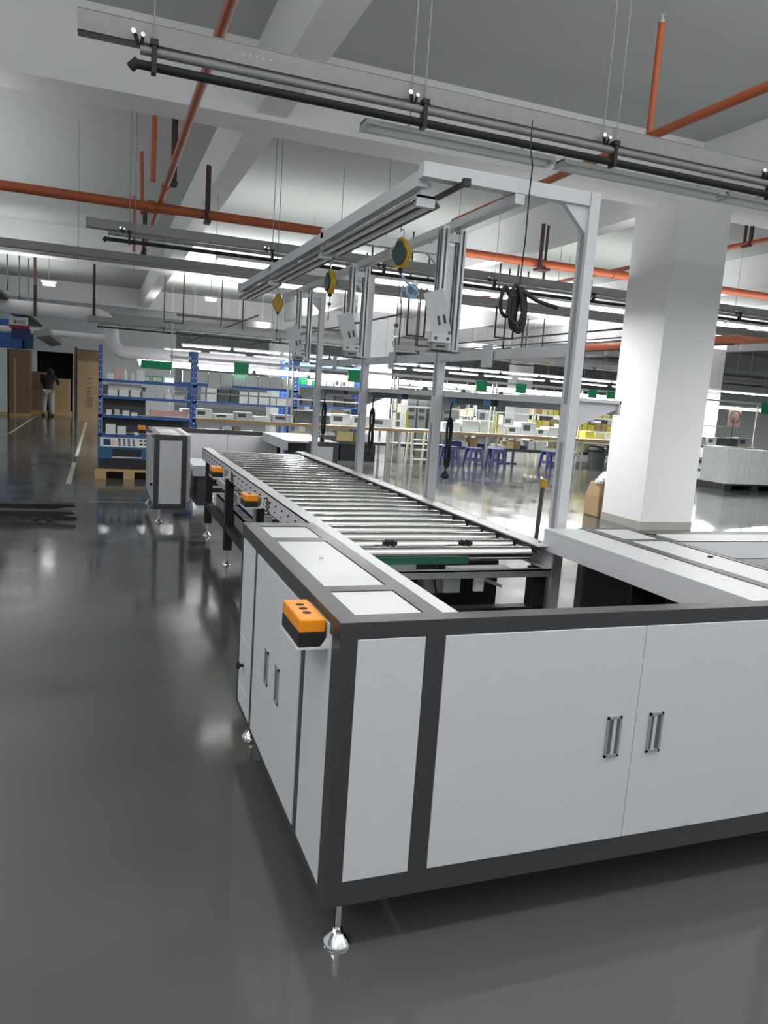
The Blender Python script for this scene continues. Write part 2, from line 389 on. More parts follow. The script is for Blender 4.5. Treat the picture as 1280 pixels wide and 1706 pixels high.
# ------------------------------------------------------------------ far machine enclosure (mirror of the near one)
E2 = empty('machine_enclosure', (1.5, 9.3, 0), 'matching white and charcoal enclosure beyond the far end of the rollers', 'machine enclosure')
f2 = MB(); a, b = 8.55, 10.0
for (p0, p1) in ((.56, .615), (.85, .905)): f2.box(p0, p1, a, a + .05, ZB, ZT)
f2.box(.56, .905, a, a + .05, ZB, .21); f2.box(.56, .905, a, a + .05, .905, ZT)
for (y0, y1) in ((a, a + .05), (8.87, 8.91), (9.65, 9.7), (9.95, b)): f2.box(.56, .6, y0, y1, ZB, ZT)
f2.box(.56, .6, a, b, ZB, .2); f2.box(.56, .6, a, b, .905, ZT); f2.box(.56, .63, a, b, .93, ZT); f2.box(.85, .905, a, b, .93, ZT)
for (y0, y1) in ((a, 8.62), (8.86, 8.93), (9.62, 9.7), (9.93, b)): f2.box(.63, .85, y0, y1, .93, ZT)
f2.box(.905, 3.0, 9.94, b, .905, ZT); f2.box(.905, 3.0, 9.94, b, ZB, .21)
for x in (1.55, 2.2, 2.95): f2.box(x, x + .05, 9.94, b, ZB, .92)
f2.box(2.25, 2.62, 8.55, 8.62, .91, ZT); f2.box(2.56, 2.62, 8.55, 8.62, ZB, .92); f2.box(2.25, 2.3, 8.55, 8.62, ZB, .92); f2.box(2.25, 2.62, 8.55, 8.62, ZB, .2)
f2.box(2.57, 2.62, 8.62, 9.94, .92, ZT)
f2.fuse().build('frame', 'char', E2, bevel=.002)
panel('end_panel', .616, .849, a - .001, a + .02, .211, .904, par=E2)
for (y0, y1) in ((8.602, 8.868), (8.912, 9.278), (9.282, 9.648), (9.702, 9.948)): panel('side_panel', .559, .58, y0, y1, .201, .904, par=E2)
MB().cyl((.53, 8.72, .40), (.56, 8.72, .40), .014, n=12).build('knob', 'rubber', E2)
for (y0, y1) in ((8.622, 8.858), (8.932, 9.618), (9.702, 9.928)): panel('top_panel', .632, .848, y0, y1, .94, .9605, par=E2)
panel('inner_cover', .907, .957, 8.7, 9.94, .21, .9605, par=E2)
for (x0, x1) in ((.958, 1.548), (1.552, 2.2)): panel('rear_door', x0, x1, 9.93, 9.945, .212, .903, par=E2)
MB().box(2.0, 2.25, 8.5, 9.92, .944, .962).box(2.0, 2.008, 8.5, 9.92, .85, .944).build('inner_cover', 'lgrey', E2, bevel=.002)
panel('top_panel', 2.25, 2.565, 8.63, 9.93, .94, .964, par=E2)
panel('end_panel', 2.3, 2.558, 8.549, 8.57, .201, .909, par=E2)
bx(2.3, 2.305, 8.65, 9.9, .2, .93).build('inner_curtain', 'black', E2)
MB().box(1.0, 1.25, 8.75, 9.6, .50, .62).box(1.05, 1.2, 8.8, 9.5, .16, .5, 1).build('low_cover', ['lgrey', 'dgrey'], E2)
for (x, y) in ((.63, 8.6), (.6, 9.95), (2.59, 8.6), (1.6, 9.97)):
    f = MB(); foot(f, x, y, .155, .05); f.build('levelling_foot', 'chrome', E2, smooth=True)

# ------------------------------------------------------------------ roller conveyor
CV = empty('roller_conveyor', (1.54, 5.6, 0), 'long steel roller conveyor running away from the enclosure', 'conveyor')
YA, YB = 3.12, 8.03
lr = MB().box(1.0, 1.006, YA, YB, .768, .885).box(1.0, 1.085, YA, YB, .879, .885).box(1.0, 1.06, YA, YB, .768, .774).box(1.083, 1.087, YA, YB, .855, .879)
y = 3.3
while y < 7.95:
    lr.cyl((.992, y, .845), (1.0, y, .845), .006, n=8, m=1); lr.cyl((.994, y + .03, .805), (1.0, y + .03, .805), .005, n=8, m=1)
    y += .165
for yy in (4.72, 6.1):
    for k in range(3):
        for q in (.80, .83, .855): lr.cyl((.991, yy - k * .035, q - .01 * k), (1.0, yy - k * .035, q - .01 * k), .0075, n=8, m=1)
lr.build('side_rail', ['white', 'brown'], CV)
rr = MB().box(2.074, 2.08, YA, YB, .768, .885).box(1.985, 2.08, YA, YB, .879, .885).box(2.03, 2.08, YA, YB, .768, .774).box(1.978, 1.986, YA, YB, .845, .879, 1)
y = 3.2
while y < 7.95:
    rr.cyl((2.045, y, .884), (2.045, y, .8875), .006, n=8, m=1); y += .33
y = 3.16 + .089
while y < 7.95:
    rr.box(1.968, 1.99, y - .045, y + .045, .80, .856); y += .178
rr.build('side_rail', ['white', 'black'], CV)
rol = MB().cyl((1.09, 3.16, .841), (1.962, 3.16, .841), .032, n=18).cyl((1.065, 3.16, .842), (2.02, 3.16, .842), .007, n=8)
r1 = rol.build('roller', 'steel', CV, smooth=True)
nroll = 27
for i in range(1, nroll):
    c = r1.copy(); C.objects.link(c); c.location = (0, i * .178, 0)
for i, y in enumerate((3.16, 3.95, 5.25, 6.55, 7.85)):
    for x in (1.055, 2.02):
        L = MB().box(x - .035, x + .035, y - .035, y + .035, .13, .772).build('leg', 'black', CV, bevel=.002)
        f = MB(); foot(f, x, y, .13, .045); f.build('levelling_foot', 'chrome', L, smooth=True)
for y in (3.16, 5.25, 7.85): bx(1.09, 1.985, y - .03, y + .03, .52, .58).build('cross_beam', 'black', CV)
for x in (1.055, 2.02): bx(x - .03, x + .03, 3.2, 7.8, .30, .36).build('stretcher', 'black', CV)
MB().box(1.0, 2.06, 3.10, 3.135, .765, .772).box(1.0, 2.06, 3.10, 3.104, .735, .772).box(1.1, 1.35, 3.1, 3.16, .772, .80).build('cross_plate', 'alu', CV)
MB().box(1.0, 1.62, 3.115, 3.125, .80, .835).build('drive_belt', 'gbelt', CV)
mt = MB().box(1.3, 1.42, 3.3, 3.45, .60, .70).cyl((1.36, 3.45, .65), (1.36, 3.62, .65), .05, n=16)
mt.build('drive_motor', ['dgrey', 'alu'], CV)
bx(1.50, 1.97, 3.45, 4.15, .36, .735).build('drive_housing', 'black', CV)
bx(1.12, 1.44, 3.6, 4.3, .36, .70).build('drive_housing', 'dgrey', CV)
bx(1.5, 1.6, 3.34, 3.42, .60, .67).build('relay_box', 'alu', CV); bx(1.61, 1.70, 3.34, 3.42, .60, .67).build('relay_box', 'lgrey', CV)
MB().tube([(1.56, 3.33, .76), (1.55, 3.33, .68), (1.57, 3.33, .60), (1.53, 3.3, .56)], .004, n=6).build('loose_wire', 'rubber', CV)
bx(1.60, 1.66, 2.98, 3.0, .40, .53).build('guide_plate', 'clear', CV); bx(1.72, 1.765, 2.98, 3.0, .40, .54).build('guide_plate', 'clear', CV)
bx(1.4, 1.95, 2.97, 3.03, .34, .40).build('cross_beam', 'black', CV)
MB().obox((1.84, 3.36, .66), (.1, .0, -.035), (0, .012, 0), (0, 0, .008)).build('brace', 'lgrey', CV)
MB().box(1.62, 1.95, 3.3, 3.36, .70, .735).box(1.75, 1.8, 3.28, 3.3, .62, .70).build('junction_plate', 'clear', CV)
# sensors between rollers
for x in (1.27, 1.66): MB().box(x - .035, x + .035, 3.235, 3.25, .865, .88).box(x - .02, x - .008, 3.225, 3.26, .86, .888).box(x + .008, x + .02, 3.225, 3.26, .86, .888).build('roller_sensor', 'rubber', CV)
# lower return line and cable trunk
lw = MB().box(1.10, 1.11, 3.9, 7.6, .29, .47).box(1.10, 1.18, 3.9, 7.6, .455, .47)
lw.build('cable_trunk', 'gal', CV)
for i in range(14):
    if i == 0: lr0 = MB().cyl((1.13, 4.1, .60), (1.96, 4.1, .60), .024, n=12).build('return_roller', 'steel', CV, smooth=True)
    else:
        c = lr0.copy(); C.objects.link(c); c.location = (0, i * .26, 0)
bx(1.11, 1.13, 4.0, 7.7, .56, .62).build('return_rail', 'lgrey', CV); bx(1.96, 1.98, 4.0, 7.7, .56, .62).build('return_rail', 'lgrey', CV)
for y in (4.4, 5.7, 7.0): MB().box(1.2, 1.8, y, y + .3, .3, .45).build('control_box', 'dblue', CV)
bx(.985, 1.0, 5.05, 5.09, .2, .77).build('bracket_post', 'grey', CV); bx(.96, 1.0, 4.55, 4.6, .55, .77).build('bracket_post', 'grey', CV)

# ------------------------------------------------------------------ orange push button boxes
def button_box(x0, x1, y0, y1, zt, xw, label, bracket=True):
    r = empty('button_box', ((x0 + x1) / 2, (y0 + y1) / 2, zt - .077), label, 'button box', None)
    o = bx(x0, x1, y0, y1, zt - .037, zt).build('cover', 'orange', r, bevel=.004)
    hb = MB(); xc = (x0 + x1) / 2
    for k in (.22, .42, .62):
        yy = y0 + (y1 - y0) * k + (y1 - y0) * .1
        hb.cyl((xc, yy, zt + .0004), (xc, yy, zt - .002), .0125, n=16)
    hb.build('button_hole', 'brown', o)
    bx(x0, x1, y0, y1, zt - .077, zt - .037).build('base', 'black', r, bevel=.002)
    br = MB().box(x0 - .004, xw, y0 - .004, y1 + .004, zt - .083, zt - .077).box(xw - .006, xw, y0 - .004, y1 + .004, zt - .083, zt - .012)
    br.prism([(xw - .03, zt - .083), (xw, zt - .083), (xw, zt - .04)], 'y', y0 - .006, y0 - .003)
    br.build('bracket', 'clear', r)
    return r
button_box(.505, .578, 1.905, 2.105, .945, X0 - .0005, 'big orange and black push button box on the corner of the near enclosure')
button_box(.885, .97, 4.86, 5.03, .851, .9995, 'nearer orange button box on the side rail of the conveyor')
button_box(.865, .95, 6.25, 6.44, .873, .9995, 'farther orange button box on the side rail of the conveyor')
button_box(.40, .475, 8.62, 8.85, 1.035, .559, 'orange button box on the side of the far enclosure')

# ------------------------------------------------------------------ gantry over the conveyor
G = empty('workstation_gantry', (2.15, 5.5, 0), 'light grey steel gantry with four posts along the conveyor', 'gantry')
PY = (3.19, 4.78, 6.35, 7.87)
for y in PY:
    po = MB().box(2.13, 2.182, y, y + .08, 0, 2.545).box(2.1305, 2.1815, y + .0, y + .0802, 0, .01)
    po.box(2.1285, 2.1305, y + .025, y + .055, .5, 2.45, 1)
    po.build('post', ['lgrey', 'grey'], G, bevel=.002)
    ar = MB().box(1.285, 2.13, y + .005, y + .065, 2.482, 2.545)
    ar.build('arm', 'lgrey', G, bevel=.002)
    MB().prism([(2.0, 2.482), (2.13, 2.482), (2.13, 2.36)], 'y', y + .02, y + .05).build('gusset', 'lgrey', G)
MB().box(1.285, 1.335, 3.255, 7.93, 2.455, 2.52).build('lamp_beam', 'lgrey', G, bevel=.002)
MB().box(1.735, 1.785, 3.197, 7.93, 2.437, 2.4815).build('inner_beam', 'lgrey', G, bevel=.002)
MB().box(1.441, 1.459, 3.12, 7.9, 2.452, 2.472).box(1.434, 1.466, 3.10, 3.125, 2.446, 2.478).build('balancer_track', 'black', G)
for y in (3.95, 5.5, 7.1): MB().box(1.33, 1.44, y, y + .02, 2.47, 2.49).build('track_hanger', 'lgrey', G)
# waist beam along the posts with plates, shelf and brackets
for i in range(3):
    ya, yb = PY[i] + .08, PY[i + 1]
    MB().box(2.135, 2.18, ya, yb, 1.797, 1.852).build('waist_beam', 'lgrey', G, bevel=.0015)
    ym = (ya + yb) / 2 - .02
    MB().box(2.115, 2.12, ym, ym + .13, 1.75, 1.88).box(2.12, 2.135, ym + .03, ym + .1, 1.80, 1.85).build('mounting_plate', 'lgrey', G)
sh = MB().box(2.185, 2.45, 3.22, 8.0, 1.585, 1.60).box(2.185, 2.19, 3.22, 8.0, 1.565, 1.585).box(2.44, 2.45, 3.22, 8.0, 1.53, 1.6)
sh.build('shelf', 'lgrey', G)
for y in PY:
    MB().prism([(2.185, 1.584), (2.44, 1.584), (2.44, 1.555), (2.185, 1.45)], 'y', y + .05, y + .056).build('shelf_bracket', 'lgrey', G)
for y in PY: MB().box(2.125, 2.131, y + .01, y + .07, 1.38, 1.565).build('side_plate', 'lgrey', G)
# hanging aluminium profiles with tilted monitor plates
def monitor_mount(y, label):
    r = empty('monitor_mount', (1.72, y, 1.80), label, 'monitor mount', 'monitor mounts hanging from the gantry')
    pr = MB()
    for x in (1.655, 1.755):
        pr.box(x, x + .035, y, y + .07, 1.80, 2.436)
        pr.box(x + .012, x + .023, y - .001, y + .001, 1.81, 2.42, 1); pr.box(x - .001, x + .001, y + .015, y + .027, 1.81, 2.42, 1); pr.box(x - .001, x + .001, y + .045, y + .057, 1.81, 2.42, 1)
    pr.box(1.69, 1.755, y + .01, y + .05, 2.36, 2.40); pr.box(1.69, 1.755, y + .01, y + .05, 1.805, 1.84)
    pr.build('profile_frame', ['alu', 'alud'], r)
    MB().box(1.64, 1.80, y - .01, y + .08, 1.795, 1.801).build('end_cap', 'alud', r)
    # tilted plate in the plane across the hall
    pl = MB(); y1 = y - .03
    q = [(1.536, 2.072), (1.642, 2.108), (1.728, 1.905), (1.626, 1.868)]
    n0 = [(q[0][0], y1 - .05, q[0][1]), (q[1][0], y1 - .05, q[1][1]), (q[2][0], y1, q[2][1]), (q[3][0], y1, q[3][1])]
    vs = n0 + [(a_, b_ + .004, c_) for (a_, b_, c_) in n0]
    pl.add(vs, [(0, 1, 2, 3), (7, 6, 5, 4), (0, 4, 5, 1), (1, 5, 6, 2), (2, 6, 7, 3), (3, 7, 4, 0)])
    for t in (.4, .7):
        cx = 1.626 + (1.728 - 1.626) * t; cz = 1.885 + .037 * t
        pl.obox((cx - .02, y1 - .013, cz + .05), (.007, 0, .002), (0, .004, 0), (-.008, -.004, .022), 1)
    pl.build('tilt_plate', ['lgrey', 'alud'], r)
    MB().box(1.62, 1.73, y1 - .004, y + .02, 1.84, 1.885).build('clamp', 'lgrey', r)
    for x in (1.64, 1.71): MB().cyl((x, y1 - .010, 1.862), (x, y1 - .002, 1.862), .008, n=10).build('clamp_screw', 'dgrey', r)
    MB().box(1.632, 1.72, y1 + .002, y + .03, 1.803, 1.84).box(1.65, 1.70, y1 - .001, y1 + .002, 1.818, 1.826, 1).build('carriage', ['gal', 'black'], r)
    return r
for y, lb in ((3.78, 'nearest'), (5.32, 'middle'), (6.88, 'farthest')):
    monitor_mount(y, lb + ' of the three aluminium monitor mounts hanging from the gantry')
# unlit double batten lamps under the lamp beam
def batten(x0, x1, y, z, lit, label, group, w_=.11, tubes=2, tube_m=None, axis='x', name='batten_lamp', hm='refl'):
    cx = (x0 + x1) / 2
    r = empty(name, (cx, y, z) if axis == 'x' else (y, cx, z), label, 'lamp', group)
    def T(v): return v if axis == 'x' else (v[1], v[0], v[2])
    h = MB(); poly = [(-w_ / 2, .012), (-w_ * .28, .05), (w_ * .28, .05), (w_ / 2, .012), (w_ / 2 - .004, .010), (w_ * .26, .040), (-w_ * .26, .040), (-w_ / 2 + .004, .010)]
    n = len(poly); vs = [T((x, y + u, z + v)) for x in (x0, x1) for (u, v) in poly]
    h.add(vs, [(0, 1, 6, 7), (1, 2, 5, 6), (2, 3, 4, 5), tuple(n + i for i in (7, 6, 1, 0)), tuple(n + i for i in (6, 5, 2, 1)), tuple(n + i for i in (5, 4, 3, 2))] + [(i, (i + 1) % n, n + (i + 1) % n, n + i) for i in range(n)])
    h.build('housing', hm, r)
    if lit:
        dv = [(w_ * .42 * math.cos(t), .024 - w_ * .34 * math.sin(t)) for t in [math.pi * i / 8 for i in range(9)]]
        q = MB(); vs = [T((x, y + u, z + v)) for x in (x0 + .03, x1 - .03) for (u, v) in dv]; n = 9
        q.add(vs, [tuple(range(n))[::-1], tuple(range(n, 2 * n))] + [(i, (i + 1) % n, n + (i + 1) % n, n + i) for i in range(n)])
        q.build('diffuser', tube_m or 'tube', r)
    for k in (() if lit else (-w_ * .22, w_ * .22) if tubes == 2 else (0,)):
        MB().cyl(T((x0 + .015, y + k, z + .018)), T((x1 - .015, y + k, z + .018)), .014 if tubes == 2 else .018, n=10).build('tube', tube_m or ('tube' if lit else 'offtube'), r, smooth=True)
    for x in (x0, x1 - .03):
        e = MB(); p0 = T((x, y - w_ * .3, z + .002)); p1 = T((x + .03, y + w_ * .3, z + .05))
        e.box(min(p0[0], p1[0]), max(p0[0], p1[0]), min(p0[1], p1[1]), max(p0[1], p1[1]), p0[2], p1[2]); e.build('end_cap', 'lgrey' if not lit else 'clear', r)
    return r
for (a_, b_, lb) in ((3.27, 4.80, 'nearest'), (4.88, 6.30, 'middle'), (6.45, 7.80, 'farthest')):
    r = batten(a_, b_, 1.335, 2.375, False, lb + ' of the three unlit double tube lamps under the gantry beam', 'unlit lamps under the gantry beam', w_=.15, axis='y', hm='gal')
    for q in (a_ + .03, b_ - .05): bx(1.312, 1.358, q - .025, q + .025, 2.42, 2.4815 if q < 3.4 else 2.456).build('stem', 'lgrey', r)
# spring balancers
def balancer(y, label, hook, yaw):
    x = 1.45
    r = empty('spring_balancer', (x, y, 2.2), label, 'spring balancer', 'spring balancers hanging from the gantry track')
    ca, sa = math.cos(yaw), math.sin(yaw)
    def place(mb):
        mb.v = [(x + (v[0]) * ca - v[1] * sa, y + v[0] * sa + v[1] * ca, v[2] + 2.2) for v in mb.v]; return mb
    pts = [(0, .155), (.018, .15), (.03, .12), (.05, .09), (.05, .06), (.035, .025), (.018, .0), (-.018, .0), (-.035, .025), (-.05, .06), (-.05, .09), (-.03, .12), (-.018, .15)]
    place(MB().prism(pts, 'y', -.012, .028)).build('body', 'yglass', r, bevel=.004)
    pts2 = [(a * .82, .015 + b * .78) for a, b in pts]
    place(MB().prism(pts2, 'y', -.026, -.012)).build('cover', 'dgreen' if yaw < -.5 else 'yglass', r, bevel=.004)
    h = MB().tube([(0, .0, .15 + .0)] + [(.012 * math.cos(t), 0, .175 + .02 * math.sin(t)) for t in [math.pi * (-.5 + i / 5) for i in range(8)]] + [(0, 0, .245)], .003)
    place(h).build('hook', 'chrome', r)
    place(MB().lathe((0, .006, -.022), [(.004, 0), (.013, .006), (.013, .018), (.006, .024)], 12)).build('stopper', 'rubber', r)
    c = MB()
    if hook:
        c.cyl((0, .006, -.02), (0, .006, hook), .0018, n=6)
        c.lathe((0, .006, hook - .02), [(.002, 0), (.012, .006), (.012, .018), (.003, .024)], 10)
        c.tube([(0, .006, hook - .02), (-.01, .006, hook - .05), (.004, .006, hook - .07), (-.016, .006, hook - .1), (-.006, .006, hook - .12), (.002, .006, hook - .1), (-.002, .006, hook - .07)], .0022, n=6)
        place(c).build('cable', 'dgrey', r)
    return r
balancer(3.84, 'nearest yellow spring balancer hanging from the gantry track, green cover', -.28, -.85)
balancer(5.16, 'middle yellow spring balancer hanging edge-on from the gantry track', -.06, -1.45)
balancer(6.78, 'farthest yellow spring balancer hanging from the gantry track', -.15, -.3)
# light blue coiled hose
hp = []
for i in range(60):
    t = i / 59; an = t * 2 * math.pi * 3.5; rr_ = .026 + .010 * math.sin(an * .31)
    hp.append((1.54 + rr_ * math.cos(an), 3.86 + .05 * t, 2.10 + rr_ * math.sin(an)))
hp = [(1.45, 3.85, 2.19), (1.475, 3.855, 2.165), (1.50, 3.86, 2.14)] + hp
tag(MB().tube(hp, .0065, n=8).tube([(1.50, 3.9, 2.13), (1.49, 3.9, 2.08), (1.492, 3.9, 2.03)], .004, n=6).build('air_hose', 'btube', smooth=True), 'small coil of light blue air hose hanging below the nearest spring balancer', 'air hose')
# black cable coil hanging from the ceiling cable
cc = MB()
path = [(2.371, 4.24, 3.20), (2.18, 3.9, 3.011), (1.96, 3.5, 2.78), (1.79, 3.165, 2.60), (1.787, 3.165, 2.48), (1.797, 3.18, 2.3), (1.79, 3.18, 2.09)]
cc.tube(path, .0035, n=6)
for k, (w1, h1, cx, cz, tl) in enumerate(((.035, .085, 1.765, 1.995, .25), (.03, .09, 1.785, 1.98, .1), (.028, .098, 1.80, 1.975, -.05), (.025, .095, 1.815, 1.972, -.15), (.032, .092, 1.80, 1.98, -.1), (.03, .065, 1.745, 2.01, .45))):
    pp = []
    for i in range(22):
        an = 2 * math.pi * i / 22; u = w1 * math.sin(an) * (1 - .35 * math.cos(an)); v = h1 * math.cos(an)
        pp.append((cx + u * math.cos(tl) + v * math.sin(tl) * -.3, 3.18 + .012 * (k - 2), cz + v + .0))
    cc.tube(pp, .0085, n=8, closed=True)
cc.tube([(1.79, 3.175, 2.065), (1.83, 3.17, 2.045), (1.87, 3.16, 2.025), (1.93, 3.15, 2.01), (1.975, 3.14, 2.0)], .010, n=8)
cc.lathe((1.79, 3.175, 2.05), [(.006, 0), (.013, .012), (.006, .03)], 10)
tag(cc.build('hanging_cable', 'rubber', smooth=True), 'coiled thick black cable hanging below the near arm of the gantry', 'cable')
# power strips with hanging plugs
def power_strip(y1, y0, lit, label, zc, bundle):
    r = empty('power_strip', (2.24, (y0 + y1) / 2, 1.525), label, 'power strip', 'power strips under the gantry shelf')
    bx(2.215, 2.255, y0, y1, 1.525, 1.583).build('body', 'dgrey', r, bevel=.003)
    for q in (y1 - .12, y0 + .02): bx(2.212, 2.216, q, q + .1, 1.528, 1.58).build('socket', lit, r)
    x = 2.2; yy = y1 - .08; cb = MB()
    cb.tube([(2.21, yy, 1.53), (x, yy, 1.50), (x, yy, 1.42), (x + .003, yy, zc + .28)], .006, n=8)
    for k in range(4):
        pp = []
        for i in range(24):
            an = 2 * math.pi * i / 24; pp.append((x + (.034 - .007 * k) * math.sin(an) * (.45 + .55 * abs(math.cos(an))), yy + .004 * (k - 1.5), zc + .14 + (.17 - .012 * k) * math.cos(an)))
        cb.tube(pp, .0055, n=6, closed=True)
    cb.cyl((x, yy, zc + .11), (x, yy, zc + .17), .018, .018, n=10)
    cb.tube([(x, yy, zc), (x - .003, yy, zc - .04), (x - .003, yy, zc - .06)], .005, n=6)
    c = cb.build('cable', 'rubber', r, smooth=True)
    MB().lathe((x - .003, yy, zc - .105), [(.012, 0), (.026, .008), (.028, .03), (.018, .045), (.008, .055)], 10).build('plug', 'rubber', c)
power_strip(4.76, 4.13, 'cyan', 'black power strip with blue ends and bundled cable, nearest of three under the gantry shelf', 1.12, True)
power_strip(6.33, 5.6, 'teal', 'black power strip with bundled cable, middle of three under the gantry shelf', 1.12, True)
power_strip(7.85, 7.15, 'teal', 'black power strip with bundled cable, farthest of three under the gantry shelf', 1.12, True)
# air tap pole behind the conveyor end
r = empty('air_tap', (2.28, 3.6, 0), 'thin black pipe with a brass tap rising beside the near gantry post', 'air tap')
MB().cyl((2.25, 3.6, 0), (2.285, 3.6, 1.12), .012, n=12).build('pipe', 'dgrey', r, smooth=True)
MB().box(2.27, 2.3, 3.585, 3.615, 1.11, 1.155).cyl((2.29, 3.6, 1.13), (2.325, 3.6, 1.105), .005, n=6).build('tap', 'yglass', r)

# ------------------------------------------------------------------ overhead trays, conduits, lamps
def tray(x0, x1, y, zb, zt, label, d=.08, rods=(), conduits=True, clampx=(), pipe_x0=None, top=4.95):
    r = empty('cable_tray', ((x0 + x1) / 2, y + d / 2, zb), label, 'cable tray', None)
    t = MB().box(x0, x1, y, y + .003, zb, zt).box(x0, x1, y + d - .003, y + d, zb, zt).box(x0, x1, y, y + d, zb, zb + .003).box(x0, x1, y - .003, y + d + .003, zt - .002, zt + .002)
    x = x0 + .8
    while x < x1:
        for k in range(5): t.cyl((x + k * .035, y - .004, (zb + zt) / 2), (x + k * .035, y, (zb + zt) / 2), .004, n=6, m=1)
        x += 2.2
    t.build('trough', ['gal', 'alu'], r)
    if conduits:
        p0 = pipe_x0 if pipe_x0 is not None else x0 + .28
        MB().cyl((p0, y - .02, zb - .04), (x1, y - .02, zb - .04), .021, n=12).build('steel_conduit', 'gal', r, smooth=True)
        MB().cyl((p0 - .02, y - .02, zb - .108), (x1, y - .02, zb - .108), .022, n=12).cyl((p0 - .045, y - .02, zb - .13), (p0 - .01, y - .02, zb - .095), .024, n=10).build('black_conduit', 'rubber', r, smooth=True)
        for x in clampx:
            cl = MB().box(x - .012, x + .012, y - .05, y + .01, zb - .14, zb + .01).box(x - .02, x + .02, y - .055, y + .0, zb - .015, zb + .012)
            cl.cyl((x - .09, y - .04, zb + .02), (x - .075, y - .02, zb - .02), .010, n=8).cyl((x - .055, y - .035, zb + .015), (x - .06, y - .02, zb - .02), .008, n=8)
            cl.cyl((x - .1, y - .055, zb + .028), (x - .1, y - .035, zb + .028), .013, n=10, m=1).cyl((x - .055, y - .05, zb + .022), (x - .055, y - .03, zb + .022), .011, n=10, m=1)
            cl.build('clamp', ['black', 'chrome'], r)
    for x in rods:
        MB().cyl((x, y - .02, zb - .14), (x, y - .02, top), .0042, n=6).build('hanger_rod', 'gal', r)
    return r
tray(-.12, 8.5, 4.31, 3.19, 3.29, 'nearest overhead grey cable tray crossing the top of the picture', rods=(.235, 1.62, 1.70, 2.90, 3.0, 4.3), clampx=(.235, 1.70, 2.99, 4.28), pipe_x0=.17)
tray(-.165, 14.0, 9.6, 3.18, 3.285, 'second overhead grey cable tray with lit lamps, behind the gantry', rods=(.30, .36, 1.95, 2.02, 3.4, 5.0, 6.5, 8.0, 10.0), clampx=(.3, 1.95, 3.4, 5.0, 6.6, 9.3), pipe_x0=.07)
tray(-4.0, 16.0, 12.0, 3.19, 3.30, 'plain grey cable tray without lamps behind the second tray', conduits=False, rods=(-2.1, -.3, .45, 1.6, 3.5, 5.5, 7.5, 9.5, 11.5))
tray(-.3, 30.0, 20.6, 2.83, 2.97, 'third overhead grey cable tray above the blue racks', rods=(1.5, 4.5, 8.5, 11.5, 14.5, 17.5), clampx=(1.5, 4.5, 8.5, 11.5, 14.5), d=.3)
tray(-4.0, 30.0, 15.6, 3.62, 3.72, 'thin grey cable tray high over the benches', conduits=False, rods=(-2.1, 1.5, 4.0, 7.0, 10.0, 13.0))
tray(-4.0, 30.0, 26.5, 3.35, 3.50, 'far grey cable tray deep in the hall', conduits=False, rods=(0, 4.0, 8.0, 12, 16, 20))
# near row: unlit fixtures
for (a_, b_, lb) in ((1.41, 2.67, 'leftmost'), (2.74, 4.04, 'second'), (4.07, 5.3, 'third')):
    r = batten(a_, b_, 4.5, 3.055, False, 'unlit white batten lamp under the nearest tray, ' + lb + (' from the left' if lb != 'leftmost' else ' of that row'), 'unlit lamps under the nearest tray', w_=.17, tubes=1, tube_m='offtube')
    for q in (a_ + .25, b_ - .25): MB().cyl((q, 4.5, 3.10), (q, 4.30, 3.10), .003, n=6).build('clip', 'alu', r)
def lamp_row(x0, n, y, z, pitch, L, phrase, grp, tm='tube', w_=.15, rod=4.95, skip=()):
    first = None
    for i in range(n):
        if i in skip: continue
        lb = '%s, %s' % (phrase, ORD[i]) if i < len(ORD) else '%s, near its right end' % phrase
        if first is None:
            tp = 4.95 if z > 2.2 else None
            first = batten(x0 + i * pitch, x0 + i * pitch + L, y, z, True, lb, grp, w_=w_, tubes=1, tube_m=tm)
            for q in (.25, L - .25):
                cx_ = x0 + i * pitch + q
                MB().cyl((cx_, y, z + .045), (cx_, y, rod), .004, n=5).build('suspension_wire', 'gal', first)
            km = kmap(first); i0 = i
        else:
            c = copy_tree(first, km, d=((i - i0) * pitch, 0, 0)); c['label'] = lb
    return first
lamp_row(1.28, 8, 9.55, 2.99, 1.29, 1.22, 'lit tube lamp in the row under the second tray', 'lit lamps under the second tray', rod=3.06)
lamp_row(1.9, 16, 20.0, 2.42, 1.29, 1.22, 'lit tube lamp in the row above the racks', 'lit lamps above the benches')
lamp_row(.75, 14, 17.25, 1.88, 1.25, 1.20, 'greenish lit strip lamp hung low over the workbenches', 'bench strip lamps', tm='gtube', w_=.26, rod=2.0)
lamp_row(2.0, 16, 27.0, 2.55, 1.5, 1.22, 'distant lit tube lamp in the far row', 'lit lamps of the far row')
lamp_row(5.9, 9, 23.35, 1.85, 1.4, 1.2, 'low lit strip over the rear workbenches', 'rear bench strip lamps', tm='gtube', rod=1.95)
for (x, y, z, lb) in ((-1.35, 24, 3.95, 'small bright ceiling lamp above the left aisle'), (3.1, 24, 4.0, 'small bright ceiling lamp above the blue racks')):
    r = empty('ceiling_spot', (x, y, z), lb, 'lamp'); MB().cyl((x - .15, y, z), (x + .15, y, z), .05, n=10).build('bulb', 'tube', r); bx(x - .2, x + .2, y - .08, y + .08, z + .05, z + .09).build('housing', 'refl', r); MB().cyl((x, y, z + .09), (x, y, 4.95), .01, n=6).build('rod', 'gal', r)

